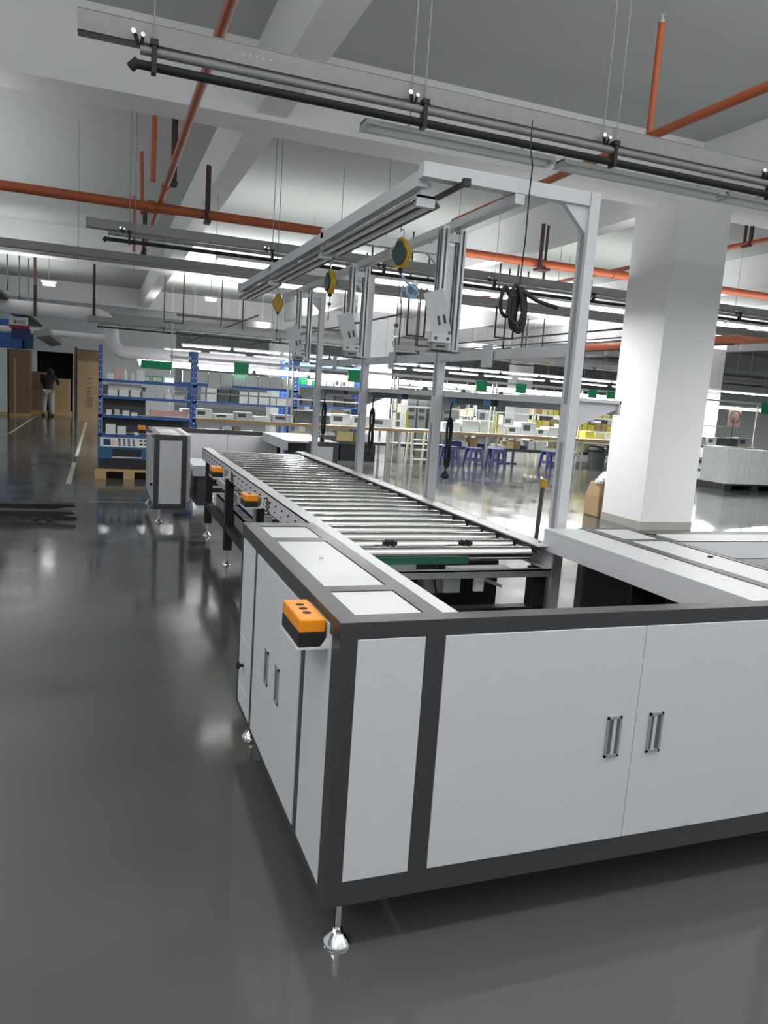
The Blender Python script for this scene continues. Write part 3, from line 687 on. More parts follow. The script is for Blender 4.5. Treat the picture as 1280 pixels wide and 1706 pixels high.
# ------------------------------------------------------------------ sprinkler pipes
def pipe(label, segs, r_, extra=(), m='opipe', fittings=()):
    mb = MB()
    for s_ in segs: mb.tube(s_, r_, n=12)
    o = empty('sprinkler_pipe', segs[0][0], label, 'pipe')
    mb.build('main_run', m, o, smooth=True)
    for (p0, p1, rr2) in extra:
        b_ = MB().cyl(p0, p1, rr2, n=10); b_.build('branch_pipe', m, o, smooth=True)
        hd = MB().lathe((p1[0], p1[1], p1[2]), [(rr2 * .8, 0), (rr2 * .8, .02), (.006, .025), (.006, .05), (.018, .052), (.018, .056)], 10); hd.build('sprinkler_head', 'alu', o)
    for (p0, p1, rr2) in fittings: MB().cyl(p0, p1, rr2, n=14).build('coupling', m, o, smooth=True)
    return o
pipe('thick orange sprinkler main crossing the ceiling behind the gantry', [[(-4, 9.75, 3.52), (14, 9.75, 3.52)]], .055,
     fittings=(((.50, 9.75, 3.52), (.58, 9.75, 3.52), .072), ((.62, 9.75, 3.52), (.80, 9.75, 3.52), .062), ((7.0, 9.75, 3.52), (7.2, 9.75, 3.52), .065)))
pipe('orange sprinkler branch running along the hall at the upper left', [[(.64, -3, 3.58), (.64, 14.2, 3.58)]], .033,
     extra=(((.56, 4.35, 3.58), (.56, 4.35, 4.7), .02), ((.50, 8.8, 3.58), (.50, 8.8, 4.55), .028), ((.45, 9.9, 3.45), (.43, 9.9, 4.15), .022), ((.46, 12.5, 3.4), (.46, 12.5, 4.2), .022)),
     fittings=(((.64, 8.9, 3.58), (.64, 9.02, 3.58), .045),))
pipe('orange sprinkler branch at the upper right with a tall riser', [[(3.72, -3, 3.52), (3.70, 8.2, 3.52)]], .032, extra=(((3.70, 4.9, 3.52), (3.70, 4.9, 4.28), .024),))
pipe('thin orange sprinkler branch passing behind the big pillar', [[(8.53, 4, 4.0), (8.53, 19, 4.0)]], .036)
pipe('thick pale orange pipe low behind the gantry and pillar', [[(14.2, 8, 3.42), (14.2, 34, 3.42)]], .12)
pipe('thin red pipe above the thick pale orange pipe', [[(13.4, 8, 3.55), (13.4, 30, 3.55)]], .02, m='brown')
# brown hanger channels of the sprinkler mains
def hanger(x, y, z0, z1, label, gap=.09):
    o = empty('pipe_hanger', (x, y, z0), label, 'pipe hanger', 'brown pipe hangers')
    MB().box(x - .02, x + .02, y - .02, y + .02, z0, z1).build('channel', 'brown', o)
    MB().box(x + gap - .02, x + gap, y + .1, y + .14, z0 - .2 if gap > .1 else z0, z1 + .02).build('channel', 'brown', o)
    MB().box(x - .02, x + gap, y - .02, y + .14, z0 - .03, z0).build('foot_plate', 'brown', o)
hanger(1.16, 9.62, 3.44, 4.05, 'dark brown hanger on the orange main left of the gantry', .05)
hanger(5.70, 9.62, 3.44, 4.02, 'dark brown hanger on the orange main left of the near post', .16)
hanger(.70, 8.82, 3.62, 4.5, 'dark brown hanger on the upper left orange branch', .05)
hanger(8.51, 8.75, 3.98, 4.5, 'dark brown hanger right of the big pillar', .02)
hanger(.62, 13.0, 3.45, 4.1, 'small dark brown hanger at the end of the left branch', .05)
# U shaped drop frames with thin pipes further back
def uframe(x, y, z0, z1, wd, label):
    z1 = 4.95
    o = empty('drop_frame', (x, y, z0), label, 'pipe hanger', 'U shaped brown drop frames')
    MB().box(x, x + .03, y, y + .03, z0, z1).build('upright', 'brown', o); MB().box(x + wd, x + wd + .03, y, y + .03, z0, z1).build('upright', 'brown', o)
    MB().box(x, x + wd + .03, y, y + .03, z0 - .03, z0).build('cross_bar', 'brown', o)
k = 0
for (x, y, z0, z1, wd) in ((4.6, 15.0, 2.95, 4.9, .45), (5.6, 18.5, 2.9, 4.9, .5), (6.1, 15.5, 2.85, 3.9, .4), (8.2, 15.5, 3.0, 3.9, .45), (7.8, 19.0, 2.9, 4.2, .5), (9.8, 18.0, 2.9, 4.2, .55), (11.8, 18.0, 2.9, 4.3, .5), (3.2, 22.5, 3.1, 4.6, .6), (1.6, 22.0, 3.1, 4.6, .5), (12.8, 22.0, 2.9, 4.2, .6), (15.3, 18.0, 3.1, 4.2, .5), (9.2, 24, 2.9, 4.0, .6)):
    uframe(x, y, z0, z1, wd, 'thin brown U shaped drop frame under the ceiling ' + ('left of the far white pillar', 'just right of the far white pillar', 'behind the nearest monitor mount', 'beside the hanging black coil', 'above the middle benches', 'below the hanging black coil', 'left of the near gantry post', 'above the left end of the benches', 'above the blue racks', 'right of the near gantry post', 'right of the big pillar', 'deep behind the coil')[k]); k += 1
for (xx, yy0, yy1, zz, rr_, lb) in ((5.0, 13, 30, 2.98, .02, 'thin brown pipe along the hall left of the far pillar'), (9.3, 12, 30, 3.1, .02, 'thin brown pipe along the hall over the middle benches'), (11.6, 12, 30, 3.0, .02, 'thin brown pipe along the hall right of the hanging coil'), (3.4, 18, 34, 3.15, .02, 'thin brown pipe along the hall over the racks')):
    tag(MB().cyl((xx, yy0, zz), (xx, yy1, zz), rr_, n=8).build('thin_pipe', 'brown', smooth=True), lb, 'pipe')

# white ventilation pipe at the left
dp = [(-4.5, 21.25, 3.08), (-.1, 21.25, 3.03)] + [(-.1 + .38 * math.sin(t), 21.25, 2.65 + .38 * math.cos(t)) for t in [math.pi / 2 * i / 6 for i in range(1, 7)]] + [(.28, 21.25, 2.5)] + [(.62 - .34 * math.cos(t), 21.25, 2.5 - .34 * math.sin(t)) for t in [math.pi / 2 * i / 6 for i in range(1, 7)]] + [(5.5, 21.25, 2.16)]
r = empty('ventilation_pipe', (0, 21, 2.2), 'fat white ventilation pipe with an S bend at the left', 'pipe')
MB().tube(dp, .17, n=20).build('pipe', 'duct', r, smooth=True)
for x in (-1.5, -.15): MB().box(x - .03, x + .03, 21.05, 21.09, 2.85, 4.95).build('hanger_strap', 'brown', r)
tag(MB().cyl((-3.0, 27, 2.76), (.6, 27, 2.74), .1, n=14).build('straight_pipe', 'duct', smooth=True), 'straight white pipe below the ventilation pipe at the left', 'pipe')
r = empty('aisle_tray', (-2.2, 22, 3.3), 'dark cable ladder running along the left aisle', 'cable tray')
MB().box(-2.6, -2.1, 14, 33, 3.22, 3.29).build('ladder', 'dgrey', r)
for y in range(15, 33, 3): MB().cyl((-2.1, y, 3.4), (-2.1, y, 4.95), .02, n=6).build('hanger_rod', 'dgrey', r)
tag(MB().obox((-1.6, 29.2, 2.66), (.2, 0, .05), (0, 4, 0), (-.02, 0, .1)).build('aisle_duct', 'gal'), 'sloping grey duct above the cartons in the left aisle', 'duct')

# ------------------------------------------------------------------ left aisle
def text(name, s_, size, loc, rot, m, parent, ext=.001, ax='CENTER'):
    cu = bpy.data.curves.new(name, 'FONT'); cu.body = s_; cu.size = size; cu.extrude = ext; cu.align_x = ax; cu.align_y = 'CENTER'
    o = bpy.data.objects.new(name, cu); C.objects.link(o); dg = bpy.context.evaluated_depsgraph_get()
    me = bpy.data.meshes.new_from_object(o.evaluated_get(dg)); bpy.data.objects.remove(o)
    me.materials.clear(); me.materials.append(M[m])
    t = bpy.data.objects.new(name, me); C.objects.link(t); t.parent = parent
    t.location = Vector(loc) - wpos(parent); t.rotation_euler = rot
    return t
PI = math.pi
sg = empty('hanging_sign', (-2.3, 26, 2.72), 'white hanging sign with a dark red band in the left aisle', 'sign')
bx(-2.56, -2.04, 26, 26.02, 2.86, 3.10).build('board', 'clear', sg)
text('lettering', '备中区', .12, (-2.27, 25.995, 2.94), (PI / 2, 0, 0), 'black', sg)
bx(-2.55, -2.0, 25.99, 26.03, 2.76, 2.86).build('red_band', 'red', sg)
for x in (-2.5, -2.1): MB().cyl((x, 26.01, 3.1), (x, 26.01, 3.22), .008, n=6).build('wire', 'gal', sg)
tag(bx(-2.50, -1.98, 26.0, 26.03, 2.44, 2.759).build('banner', 'dblue'), 'dark blue banner hanging below the white sign', 'banner')
tag(bx(-3.9, -2.42, 28.5, 29.3, 2.24, 3.15).build('blue_container', 'blue'), 'blue container standing on top of the wrapped stack at the left edge', 'container')
tag(bx(-2.40, -2.12, 28.7, 29.2, 2.24, 2.85).build('blue_container', 'mblue'), 'small blue container beside the large one at the left edge', 'container')
stk = empty('wrapped_stack', (-3.3, 29, 0), 'film wrapped brown stack at the left edge', 'stack')
MB().box(-3.9, -2.85, 28.3, 29.5, .12, 2.2).build('load', 'film', stk); MB().box(-3.9, -2.85, 28.3, 29.5, 0, .12).build('pallet', 'wood', stk)
stk = empty('wrapped_stack', (-2.5, 29, 0), 'dark brown board stack beside the film wrapped one', 'stack')
MB().box(-2.80, -2.2, 28.4, 29.6, .1, 2.2).box(-2.66, -2.6, 28.38, 28.4, .05, 1.9, 1).build('load', ['cardd', 'wood'], stk)
MB().box(-2.80, -2.2, 28.4, 29.6, 0, .1).build('pallet', 'wood', stk)
# carton piles behind the person
for (x0, n, m_, lb) in ((-2.42, 7, 'cardd', 'brown cartons left of the person'), (-1.62, 6, 'card', 'tan cartons right of the person')):
    for i in range(n):
        z = .12 + i * .2
        tag(bx(x0, x0 + .62, 30.4, 31.0, z, z + .195).build('carton', m_), '%s in the pile of %s' % (('bottom carton', 'second carton up', 'third carton up', 'fourth carton up', 'fifth carton up', 'sixth carton up', 'seventh carton up')[i], lb), 'carton', 'flat cartons piled behind the person')
    tag(bx(x0 - .05, x0 + .68, 30.35, 31.05, 0, .12).build('pallet', 'wood'), 'low wooden pallet under the pile of ' + lb, 'pallet')
tag(bx(-.78, -.70, 27.5, 28.4, 0, 2.4).build('cardboard_sheet', 'cardd'), 'upright brown cardboard sheet left of the tall carton', 'cardboard')
tc_ = empty('tall_carton', (-.33, 27.8, 0), 'tall tan carton with vertical lettering, left of the blue rack', 'carton')
bx(-.66, 0, 27.3, 28.2, 0, 1.95).build('body', 'card', tc_)
MB().box(-.66, 0, 27.3, 27.33, 1.95, 2.22, 0).box(-.66, -.63, 27.33, 28.2, 1.95, 2.35).box(-.62, -.02, 27.9, 28.2, 1.95, 2.35).build('flap', 'cardd', tc_)
text('lettering', 'BEFIM I I', .27, (-.28, 27.295, .95), (PI / 2, -PI / 2, 0), 'cardd', tc_)

# person
def person():
    p = empty('person', (-1.68, 29.4, 0), 'person in a dark top and pale trousers bending over the cartons, seen from behind', 'person')
    def skinned(name, verts, edges, radii, m, root=0):
        me = bpy.data.meshes.new(name); me.from_pydata([(v[0], v[1], v[2]) for v in verts], edges, [])
        me.materials.append(M[m]); o = bpy.data.objects.new(name, me); C.objects.link(o); o.parent = p
        sk = o.modifiers.new('skin', 'SKIN'); sk.use_smooth_shade = True
        for i, rd in enumerate(radii): me.skin_vertices[0].data[i].radius = rd if isinstance(rd, tuple) else (rd, rd)
        me.skin_vertices[0].data[root].use_root = True
        sb = o.modifiers.new('sub', 'SUBSURF'); sb.levels = 1; sb.render_levels = 2
        return o
    # x right, y away, z up, origin at the floor between the feet
    V = [(0, 0, .92), (0, .10, 1.10), (0, .26, 1.30), (0, .36, 1.42), (.03, .45, 1.50), (.06, .52, 1.56),
         (-.10, -.02, .86), (-.12, .0, .48), (-.14, -.05, .09), (-.15, .08, .04), (.10, 0, .86), (.11, .03, .48), (.13, -.03, .09), (.15, .10, .04),
         (-.17, .32, 1.36), (-.21, .44, 1.14), (-.12, .62, 1.04), (-.08, .68, 1.02), (.20, .32, 1.36), (.30, .46, 1.18), (.30, .66, 1.10), (.28, .72, 1.09)]
    Ed = [(0, 1), (1, 2), (2, 3), (3, 4), (4, 5), (0, 6), (6, 7), (7, 8), (8, 9), (0, 10), (10, 11), (11, 12), (12, 13), (2, 14), (14, 15), (15, 16), (16, 17), (2, 18), (18, 19), (19, 20), (20, 21)]
    Rd = [(.10, .09), (.09, .08), (.09, .07), (.05, .05), (.075, .085), (.07, .08), .09, .06, .04, .035, .09, .06, .04, .035, .06, .045, .032, .03, .06, .045, .032, .03]
    skinned('body', V, Ed, Rd, 'skin')
    tV = [V[0], V[1], V[2], (0, .33, 1.37), V[14], V[15], (-.14, .58, 1.06), V[18], V[19], (.30, .62, 1.11)]
    tV[0] = (0, -.01, .86); tV.append((0, .04, 1.0))
    skinned('dark_top', tV, [(0, 10), (10, 1), (1, 2), (2, 3), (2, 4), (4, 5), (5, 6), (2, 7), (7, 8), (8, 9)], [(.16, .13), (.175, .13), (.19, .13), (.11, .10), .085, .062, .045, .085, .062, .045, (.17, .14)], 'cloth')
    skinned('trousers', [(0, 0, .93), (-.10, -.02, .84), (-.12, 0, .48), (-.14, -.04, .08), (.10, 0, .84), (.11, .03, .48), (.13, -.02, .08)], [(0, 1), (1, 2), (2, 3), (0, 4), (4, 5), (5, 6)], [(.18, .15), .13, .105, .085, .13, .105, .085], 'trou')
    MB().lathe((-1.68 + .055, 29.4 + .40, 1.40), [(.07, 0), (.12, .05), (.13, .12), (.115, .19), (.06, .245), (.01, .26)], 16).build('hair', 'hair', p, smooth=True)
    for sx in (-.15, .14): MB().box(-1.68 + sx - .05, -1.68 + sx + .05, 29.4 - .10, 29.4 + .17, 0, .07).build('shoe', 'black', p, bevel=.02)
    ear = MB().lathe((-1.68 + .15, 29.9, 1.53), [(.005, 0), (.02, .03), (.005, .06)], 8)
    ear.build('ear', 'skin', p)
person()
# pallet jack forks
pj = empty('pallet_truck', (-.9, 9.0, 0), 'black pallet truck whose forks reach in from the left edge', 'pallet truck')
for (y0, y1) in ((8.62, 8.78), (9.12, 9.28)):
    MB().prism([(-2.2, .05), (-.42, .05), (-.22, .075), (-.25, .095), (-.42, .10), (-2.2, .10)], 'y', y0, y1).build('fork', 'black', pj)
    MB().cyl((-.48, y0 + .03, .04), (-.48, y1 - .03, .04), .038, n=14).cyl((-.62, y0 + .03, .04), (-.62, y1 - .03, .04), .036, n=14).build('wheel', 'dgrey', pj, smooth=True)
MB().box(-2.35, -2.2, 8.62, 9.28, .03, .5).cyl((-2.3, 8.95, .5), (-2.7, 8.95, 1.2), .02, n=8).build('handle', 'black', pj)
# blue machine on a pallet
bm_ = empty('blue_machine', (.45, 12.6, .0), 'dark blue floor machine with a control panel on top, beside the far enclosure', 'machine')
MB().prism([(12.35, .30), (13.0, .30), (13.0, .60), (12.62, .60), (12.35, .49)], 'x', .0, .95).build('body', 'mblue', bm_)
MB().box(.0, .95, 12.36, 13.0, .145, .30).build('undercarriage', 'black', bm_)
cp = MB().add([(.02, 12.345, .492), (.93, 12.345, .492), (.93, 12.61, .604), (.02, 12.61, .604), (.02, 12.345, .485), (.93, 12.345, .485), (.93, 12.61, .597), (.02, 12.61, .597)], [(0, 1, 2, 3), (0, 4, 5, 1), (1, 5, 6, 2), (2, 6, 7, 3), (3, 7, 4, 0), (4, 7, 6, 5)])
def onp(x, t, s_=.0): return (x, 12.345 + .265 * t, .496 + .112 * t + s_)
for i in range(4):
    for j in range(4): cp.obox(onp(.30 + i * .07, .15 + j * .22), (.018, 0, 0), (0, .018, .0075), (0, -.0008, .002), 1)
cp.obox(onp(.12, .45), (.05, 0, 0), (0, .09, .038), (0, -.0008, .002), 1); cp.obox(onp(.22, .45), (.03, 0, 0), (0, .07, .03), (0, -.0008, .002), 2)
for i in range(5):
    for j in range(2): cp.obox(onp(.62 + i * .065, .28 + j * .42), (.02, 0, 0), (0, .022, .0093), (0, -.0016, .004), 3)
cp.build('control_panel', ['pale', 'dblue', 'pink', 'black'], bm_)
MB().box(.20, .62, 12.343, 12.352, .33, .45).box(.19, .63, 12.335, 12.352, .32, .335, 1).build('recess', ['black', 'lgrey'], bm_)
plt = empty('wooden_pallet', (.45, 12.6, 0), 'pale wooden pallet under the blue machine', 'pallet')
MB().box(-.05, 1.0, 12.25, 13.0, .115, .145).build('deck', 'wood', plt)
for x in (-.05, .36, .82): bx(x, x + .16, 12.25, 13.0, 0, .115).build('block', 'wood', plt)
bx(.12, .8, 12.6, 12.65, 0, .1).build('inner_board', 'cardd', plt)

# ------------------------------------------------------------------ racks
def rack(x0, x1, y0, y1, zt, shelves, label, beam_h=.045, post=.055, m='blue', deck='lgrey'):
    r = empty('blue_rack', ((x0 + x1) / 2, (y0 + y1) / 2, 0), label, 'rack')
    for x in (x0, x1 - post):
        for y in (y0, y1 - post):
            u = MB().box(x, x + post, y, y + post, 0, zt)
            z = .2
            while z < zt - .1: u.box(x + post * .35, x + post * .65, y - .002, y, z, z + .02, 1); z += .1
            u.build('upright', [m, 'pale'], r)
    for z in shelves:
        MB().box(x0, x1, y0, y0 + .02, z - beam_h, z).box(x0, x1, y1 - .02, y1, z - beam_h, z).box(x0 + .01, x1 - .01, y0 + .01, y1 - .01, z - .012, z - .002, 1).build('shelf', [m, deck], r)
    return r
rack(-.015, 1.62, 14.1, 14.6, 2.06, (.55, .88, 1.21, 1.49), 'blue rack of small white boxes beside the far enclosure', deck='dgrey')
rack(2.03, 4.66, 18.9, 19.5, 2.25, (1.10, 1.50), 'blue rack behind the long row of grey white bins', post=.16, deck='pale')
rack(4.55, 6.75, 20.0, 20.6, 2.25, (.68, 1.14, 1.65, 2.2), 'blue rack filled with dark bins behind the left benches', post=.14, deck='pale')
rack(8.2, 11.0, 21.5, 22.1, 2.0, (.6, 1.1, 1.6), 'blue rack deep behind the middle benches', post=.1, deck='pale', m='grey')
def items(y, z, x0, x1, specs, phrase, grp, ncap=20, h=(.06, .16), wd=(.08, .2), dep=.2):
    x = x0; i = 0
    while x < x1 and i < ncap:
        s_ = random.choice(specs); nm, m_, word = s_; ww = random.uniform(*wd); hh = random.uniform(*h)
        x += random.uniform(.01, .05)
        mb = MB().box(x, x + ww, y, y + dep, z + .001, z + hh)
        if nm == 'bin': mb.box(x - .004, x + ww + .004, y - .006, y + dep, z + hh - .02, z + hh)
        elif nm == 'bottle': mb = MB().lathe((x + .04, y + .05, z + .001), [(.035, 0), (.035, hh * .6), (.015, hh * .8), (.015, hh)], 12); ww = .08
        elif nm == 'device': mb.box(x + ww * .15, x + ww * .6, y - .004, y, z + hh * .35, z + hh * .8, 1)
        o = mb.build({'bin': 'storage_bin', 'bottle': 'bottle', 'device': 'device', 'box': 'small_box'}[nm], [m_, 'dgrey'])
        tag(o, '%s %s, %s' % (word, phrase, ORD[i]), {'bin': 'bin', 'bottle': 'bottle', 'device': 'device', 'box': 'box'}[nm], grp)
        x += ww; i += 1
WB = [('box', 'clear', 'white box'), ('box', 'clear', 'white box'), ('bin', 'wbin', 'grey white bin'), ('box', 'wbin', 'pale grey box')]
# rack A contents
items(14.12, .55, .1, .42, [('box', 'clear', 'stacked white box')], 'on the lowest visible shelf, left blue rack', 'boxes on the lowest shelf of the left blue rack', 2, (.14, .22), (.13, .16), .15)
tag(bx(.58, .66, 14.12, 14.25, .551, .60).build('small_box', 'clear'), 'single little white box on the lowest visible shelf, left blue rack', 'box')
items(14.12, .88, .1, .6, WB, 'on the second shelf of the left blue rack', 'boxes on the second shelf of the left blue rack', 4, (.05, .14), (.08, .13), .15)
items(14.12, 1.21, .1, 1.3, WB, 'on the third shelf of the left blue rack', 'boxes on the third shelf of the left blue rack', 7, (.05, .16), (.1, .2), .2)
items(14.12, 1.49, .1, .65, [('box', 'clear', 'white box'), ('box', 'pink', 'pinkish box'), ('bottle', 'clear', 'white bottle')], 'on the top shelf of the left blue rack', 'things on the top shelf of the left blue rack', 6, (.08, .2), (.08, .14), .2)
for (x, lb, m_) in ((.66, 'green framed display', 'green'), (.86, 'lit pale green display', 'green'), (1.06, 'light blue glowing display', 'screen')):
    d = empty('display', (x + .09, 14.15, 1.49), lb + ' on the top shelf of the left blue rack', 'display'); bx(x, x + .18, 14.13, 14.15, 1.492, 1.59).build('frame', m_ if m_ != 'screen' else 'clear', d); bx(x + .015, x + .165, 14.125, 14.13, 1.505, 1.575).build('screen', 'screen' if m_ == 'screen' else 'pale', d)
tag(bx(.15, .7, 14.35, 14.38, 1.23, 1.42).build('grey_board', 'clear'), 'white board leaning at the back of the third shelf of the left blue rack', 'board')
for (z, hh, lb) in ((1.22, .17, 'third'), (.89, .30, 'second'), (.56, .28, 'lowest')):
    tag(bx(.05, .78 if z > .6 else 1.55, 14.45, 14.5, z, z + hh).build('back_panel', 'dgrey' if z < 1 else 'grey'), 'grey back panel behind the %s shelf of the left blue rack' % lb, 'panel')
tag(bx(.85, 1.5, 14.3, 14.5, .90, 1.0).build('storage_tray', 'pink'), 'long pale orange tray on the second shelf of the left blue rack', 'tray')
# rack C contents
items(20.0, 1.14, 4.75, 6.3, [('bin', 'black', 'black bin'), ('bin', 'dgrey', 'dark grey bin')], 'on the rack behind the left benches', 'dark bins behind the left benches', 8, (.15, .3), (.22, .34))
items(20.0, 1.66, 4.75, 6.3, [('box', 'clear', 'white package'), ('box', 'green', 'green package'), ('device', 'wbin', 'grey device')], 'high on the rack behind the left benches', 'packages on the upper shelf behind the left benches', 14, (.1, .32), (.1, .2))
items(20.0, .68, 4.75, 6.3, [('box', 'clear', 'white box'), ('box', 'card', 'brown box')], 'low on the rack behind the left benches', 'boxes on the low shelf behind the left benches', 9, (.15, .32), (.15, .3))
items(18.92, 1.10, 2.25, 4.5, [('box', 'clear', 'white box'), ('device', 'dgrey', 'dark device'), ('box', 'wbin', 'grey box')], 'on the rack behind the row of bins', 'things behind the row of bins', 10, (.08, .34), (.1, .28))
items(21.5, 1.10, 8.3, 10.9, [('box', 'card', 'brown box'), ('box', 'ybin', 'pale yellow box'), ('device', 'dgrey', 'dark device')], 'on the middle shelf deep behind the benches', 'boxes deep behind the benches', 10, (.15, .35), (.15, .3))

# ------------------------------------------------------------------ workbenches
names = ('leftmost long wooden edged workbench behind the conveyor', 'second wooden edged workbench from the left', 'third wooden edged workbench, behind the violet stools', 'fourth workbench, left of the near gantry post', 'fifth workbench, right of the near gantry post', 'sixth workbench, right of the big pillar')
for i, (x0, x1) in enumerate(((1.38, 3.98), (4.0, 6.5), (6.52, 9.1), (9.12, 11.6), (11.62, 14.2), (14.22, 17.6))):
    r = empty('workbench', ((x0 + x1) / 2, 17.1, 0), names[i], 'workbench', None)
    MB().box(x0, x1, 16.8, 17.5, .76, .785).build('worktop', 'pale', r)
    bx(x0, x1, 16.78, 16.80, .715, .785).build('front_edge', 'wood', r)
    for x in (x0 + .12, x1 - .17):
        for y in (16.84, 17.4): MB().box(x, x + .05, y, y + .05, 0, .76).build('leg', 'cream', r)
    MB().box(x0 + .1, x1 - .1, 16.9, 17.45, .40, .43).box(x0 + .1, x1 - .1, 16.88, 16.9, .36, .43, 1).build('lower_shelf', ['pale', 'dgrey'], r)
    ptop = 2.72 if i in (0,) else 2.0
    for k, x in enumerate((x0 + .02, x1 - .06)):
        MB().box(x, x + .035, 16.92, 16.955, .785, ptop).build('canopy_post', 'cream' if i else 'lgrey', r)
    MB().box(x0, x1, 16.92, 17.45, 2.03, 2.05).box(x0, x1, 16.9, 16.93, 2.0, 2.06, 1).build('canopy', ['pale', 'lgrey'], r)
    MB().box(x0, x1, 17.2, 17.25, 1.30, 1.33).build('rear_rail', 'grey', r)
# shelf and row of bins above the first bench
r = empty('bin_shelf', (2.8, 17.05, 1.47), 'narrow pale blue shelf carrying the row of grey white bins', 'shelf')
bx(1.45, 2.2, 17.0, 17.2, 1.475, 1.52).build('board', 'blue', r); bx(2.75, 4.0, 17.0, 17.2, 1.475, 1.52).build('board', 'blue', r); bx(1.45, 4.0, 17.2, 17.22, 1.475, 1.52).build('back_rail', 'lgrey', r)
for i in range(9):
    x = 1.66 + i * .27
    z0 = 1.521 if i not in (2,) else 1.44
    tag(MB().box(x, x + .255, 17.0, 17.18, z0, 1.76).box(x - .003, x + .258, 16.993, 17.185, 1.745, 1.765).build('storage_bin', 'wbin'), 'grey white bin in the row above the leftmost bench, ' + ORD[i], 'bin', 'grey white bins above the leftmost bench')
# devices on the benches
dev = (('device', 'clear', 'white instrument'), ('box', 'pale', 'pale green white box'), ('device', 'wbin', 'grey instrument'))
items(16.965, .785, 1.6, 3.9, [('device', 'clear', 'white flat instrument'), ('device', 'wbin', 'grey flat instrument'), ('box', 'clear', 'white carton')], 'on the leftmost workbench', 'instruments on the leftmost bench', 6, (.08, .2), (.25, .5), .35)
items(16.965, .785, 4.1, 6.4, [('device', 'clear', 'white wide instrument'), ('device', 'wbin', 'grey wide instrument'), ('box', 'dgrey', 'dark box')], 'on the second workbench', 'instruments on the second bench', 6, (.1, .3), (.3, .6), .35)
items(17.0, .785, 7.8, 9.1, [('box', 'pale', 'pale carton'), ('device', 'clear', 'white machine')], 'on the bench behind the violet stools', 'machines on the third bench', 4, (.2, .36), (.35, .5), .4)
items(17.0, .785, 9.2, 11.5, [('box', 'pale', 'pale carton'), ('device', 'clear', 'white machine'), ('bin', 'clear', 'white crate')], 'on the fourth bench, left of the near post', 'machines on the fourth bench', 6, (.16, .34), (.3, .45), .4)
items(17.0, .785, 11.9, 14.1, [('bin', 'ybin', 'pale yellow crate'), ('bin', 'clear', 'white crate'), ('box', 'yellow', 'yellow box')], 'on the fifth bench beside the near post', 'crates on the fifth bench', 8, (.12, .3), (.18, .3), .4)
items(17.0, .785, 14.5, 17.4, [('device', 'dgrey', 'dark monitor'), ('device', 'clear', 'white machine'), ('box', 'pale', 'pale box'), ('device', 'grey', 'grey machine')], 'on the bench right of the big pillar', 'machines on the sixth bench', 8, (.2, .4), (.25, .45), .4)
for (x0, x1, g) in ((1.6, 3.9, 'leftmost'), (4.1, 6.4, 'second'), (8.0, 9.0, 'third'), (9.3, 11.4, 'fourth'), (11.9, 14.0, 'fifth')):
    items(16.965, .431, x0, x1, [('box', 'card', 'brown box'), ('box', 'clear', 'white box'), ('box', 'pale', 'pale green box'), ('box', 'ybin', 'pale yellow box'), ('box', 'dblue', 'dark blue box')], 'under the %s workbench' % g, 'boxes under the %s bench' % g, 6, (.08, .22), (.15, .4), .35)
tag(bx(4.3, 5.2, 16.95, 17.4, .001, .33).build('blue_crate', 'blue'), 'bright blue crate under the second workbench', 'crate')
tag(bx(5.25, 6.1, 16.95, 17.4, .001, .35).build('black_case', 'black'), 'black case under the second workbench right of the blue crate', 'case')
# grey tall machines behind
for i, x in enumerate((7.75, 8.05, 8.4, 8.8)):
    m_ = empty('grey_cabinet', (x + .13, 19.4, 0), 'tall grey machine cabinet right of the far white pillar, ' + ORD[i], 'machine', 'tall grey machine cabinets')
    bx(x, x + (.26 if i < 3 else .5), 19.2, 19.7, 0, 1.55).build('body', 'gal', m_)
    for z in (.95, 1.15): bx(x + .04, x + .2, 19.19, 19.2, z, z + .1).build('vent', 'dgrey', m_)
# back row of shelving with yellow totes, right
sy = empty('tote_rack', (12.6, 18.7, 0), 'shelving full of yellow totes behind the fifth bench', 'rack')
for x in (11.2, 12.7, 14.2): MB().box(x, x + .05, 18.5, 18.55, 0, 1.7).build('upright', 'lgrey', sy)
for z in (.25, .6, .95, 1.3): bx(11.2, 14.25, 18.5, 19.0, z - .03, z).build('shelf', 'pale', sy)
for k, z in enumerate((.25, .6, .95, 1.3)):
    items(18.56, z, 11.3, 14.1, [('bin', 'ybin', 'pale yellow tote'), ('bin', 'yellow', 'bright yellow tote'), ('bin', 'ybin', 'pale yellow tote'), ('box', 'card', 'orange brown box')], 'on the tote rack, %s shelf' % ('bottom', 'second', 'third', 'top')[k], 'totes on the %s shelf of the tote rack' % ('bottom', 'second', 'third', 'top')[k], 14, (.15, .26), (.14, .24), .35)
# rear rows of benches
for i, (x0, x1) in enumerate(((5.8, 9.8), (9.9, 14.4), (14.5, 19))):
    r = empty('workbench', ((x0 + x1) / 2, 23.3, 0), 'pale rear workbench beyond the front row, ' + ORD[i], 'workbench', None)
    bx(x0, x1, 23, 23.7, .74, .78).build('worktop', 'pale', r)
    for x in (x0 + .1, x1 - .2): bx(x, x + .06, 23.05, 23.65, 0, .74).build('leg', 'cream', r)
    MB().box(x0, x1, 23.1, 23.6, 1.95, 1.98).build('canopy', 'pale', r)
    for x in (x0, x1 - .05): bx(x, x + .05, 23.6, 23.65, .78, 1.98).build('canopy_post', 'cream', r)
    items(23.1, .78, x0 + .2, x1 - .3, [('device', 'clear', 'white machine'), ('box', 'card', 'brown box'), ('device', 'grey', 'grey machine'), ('box', 'pale', 'pale box')], 'on the rear bench (%s)' % ORD[i], 'machines on the %s rear bench' % ORD[i], 9, (.15, .5), (.2, .5), .4)
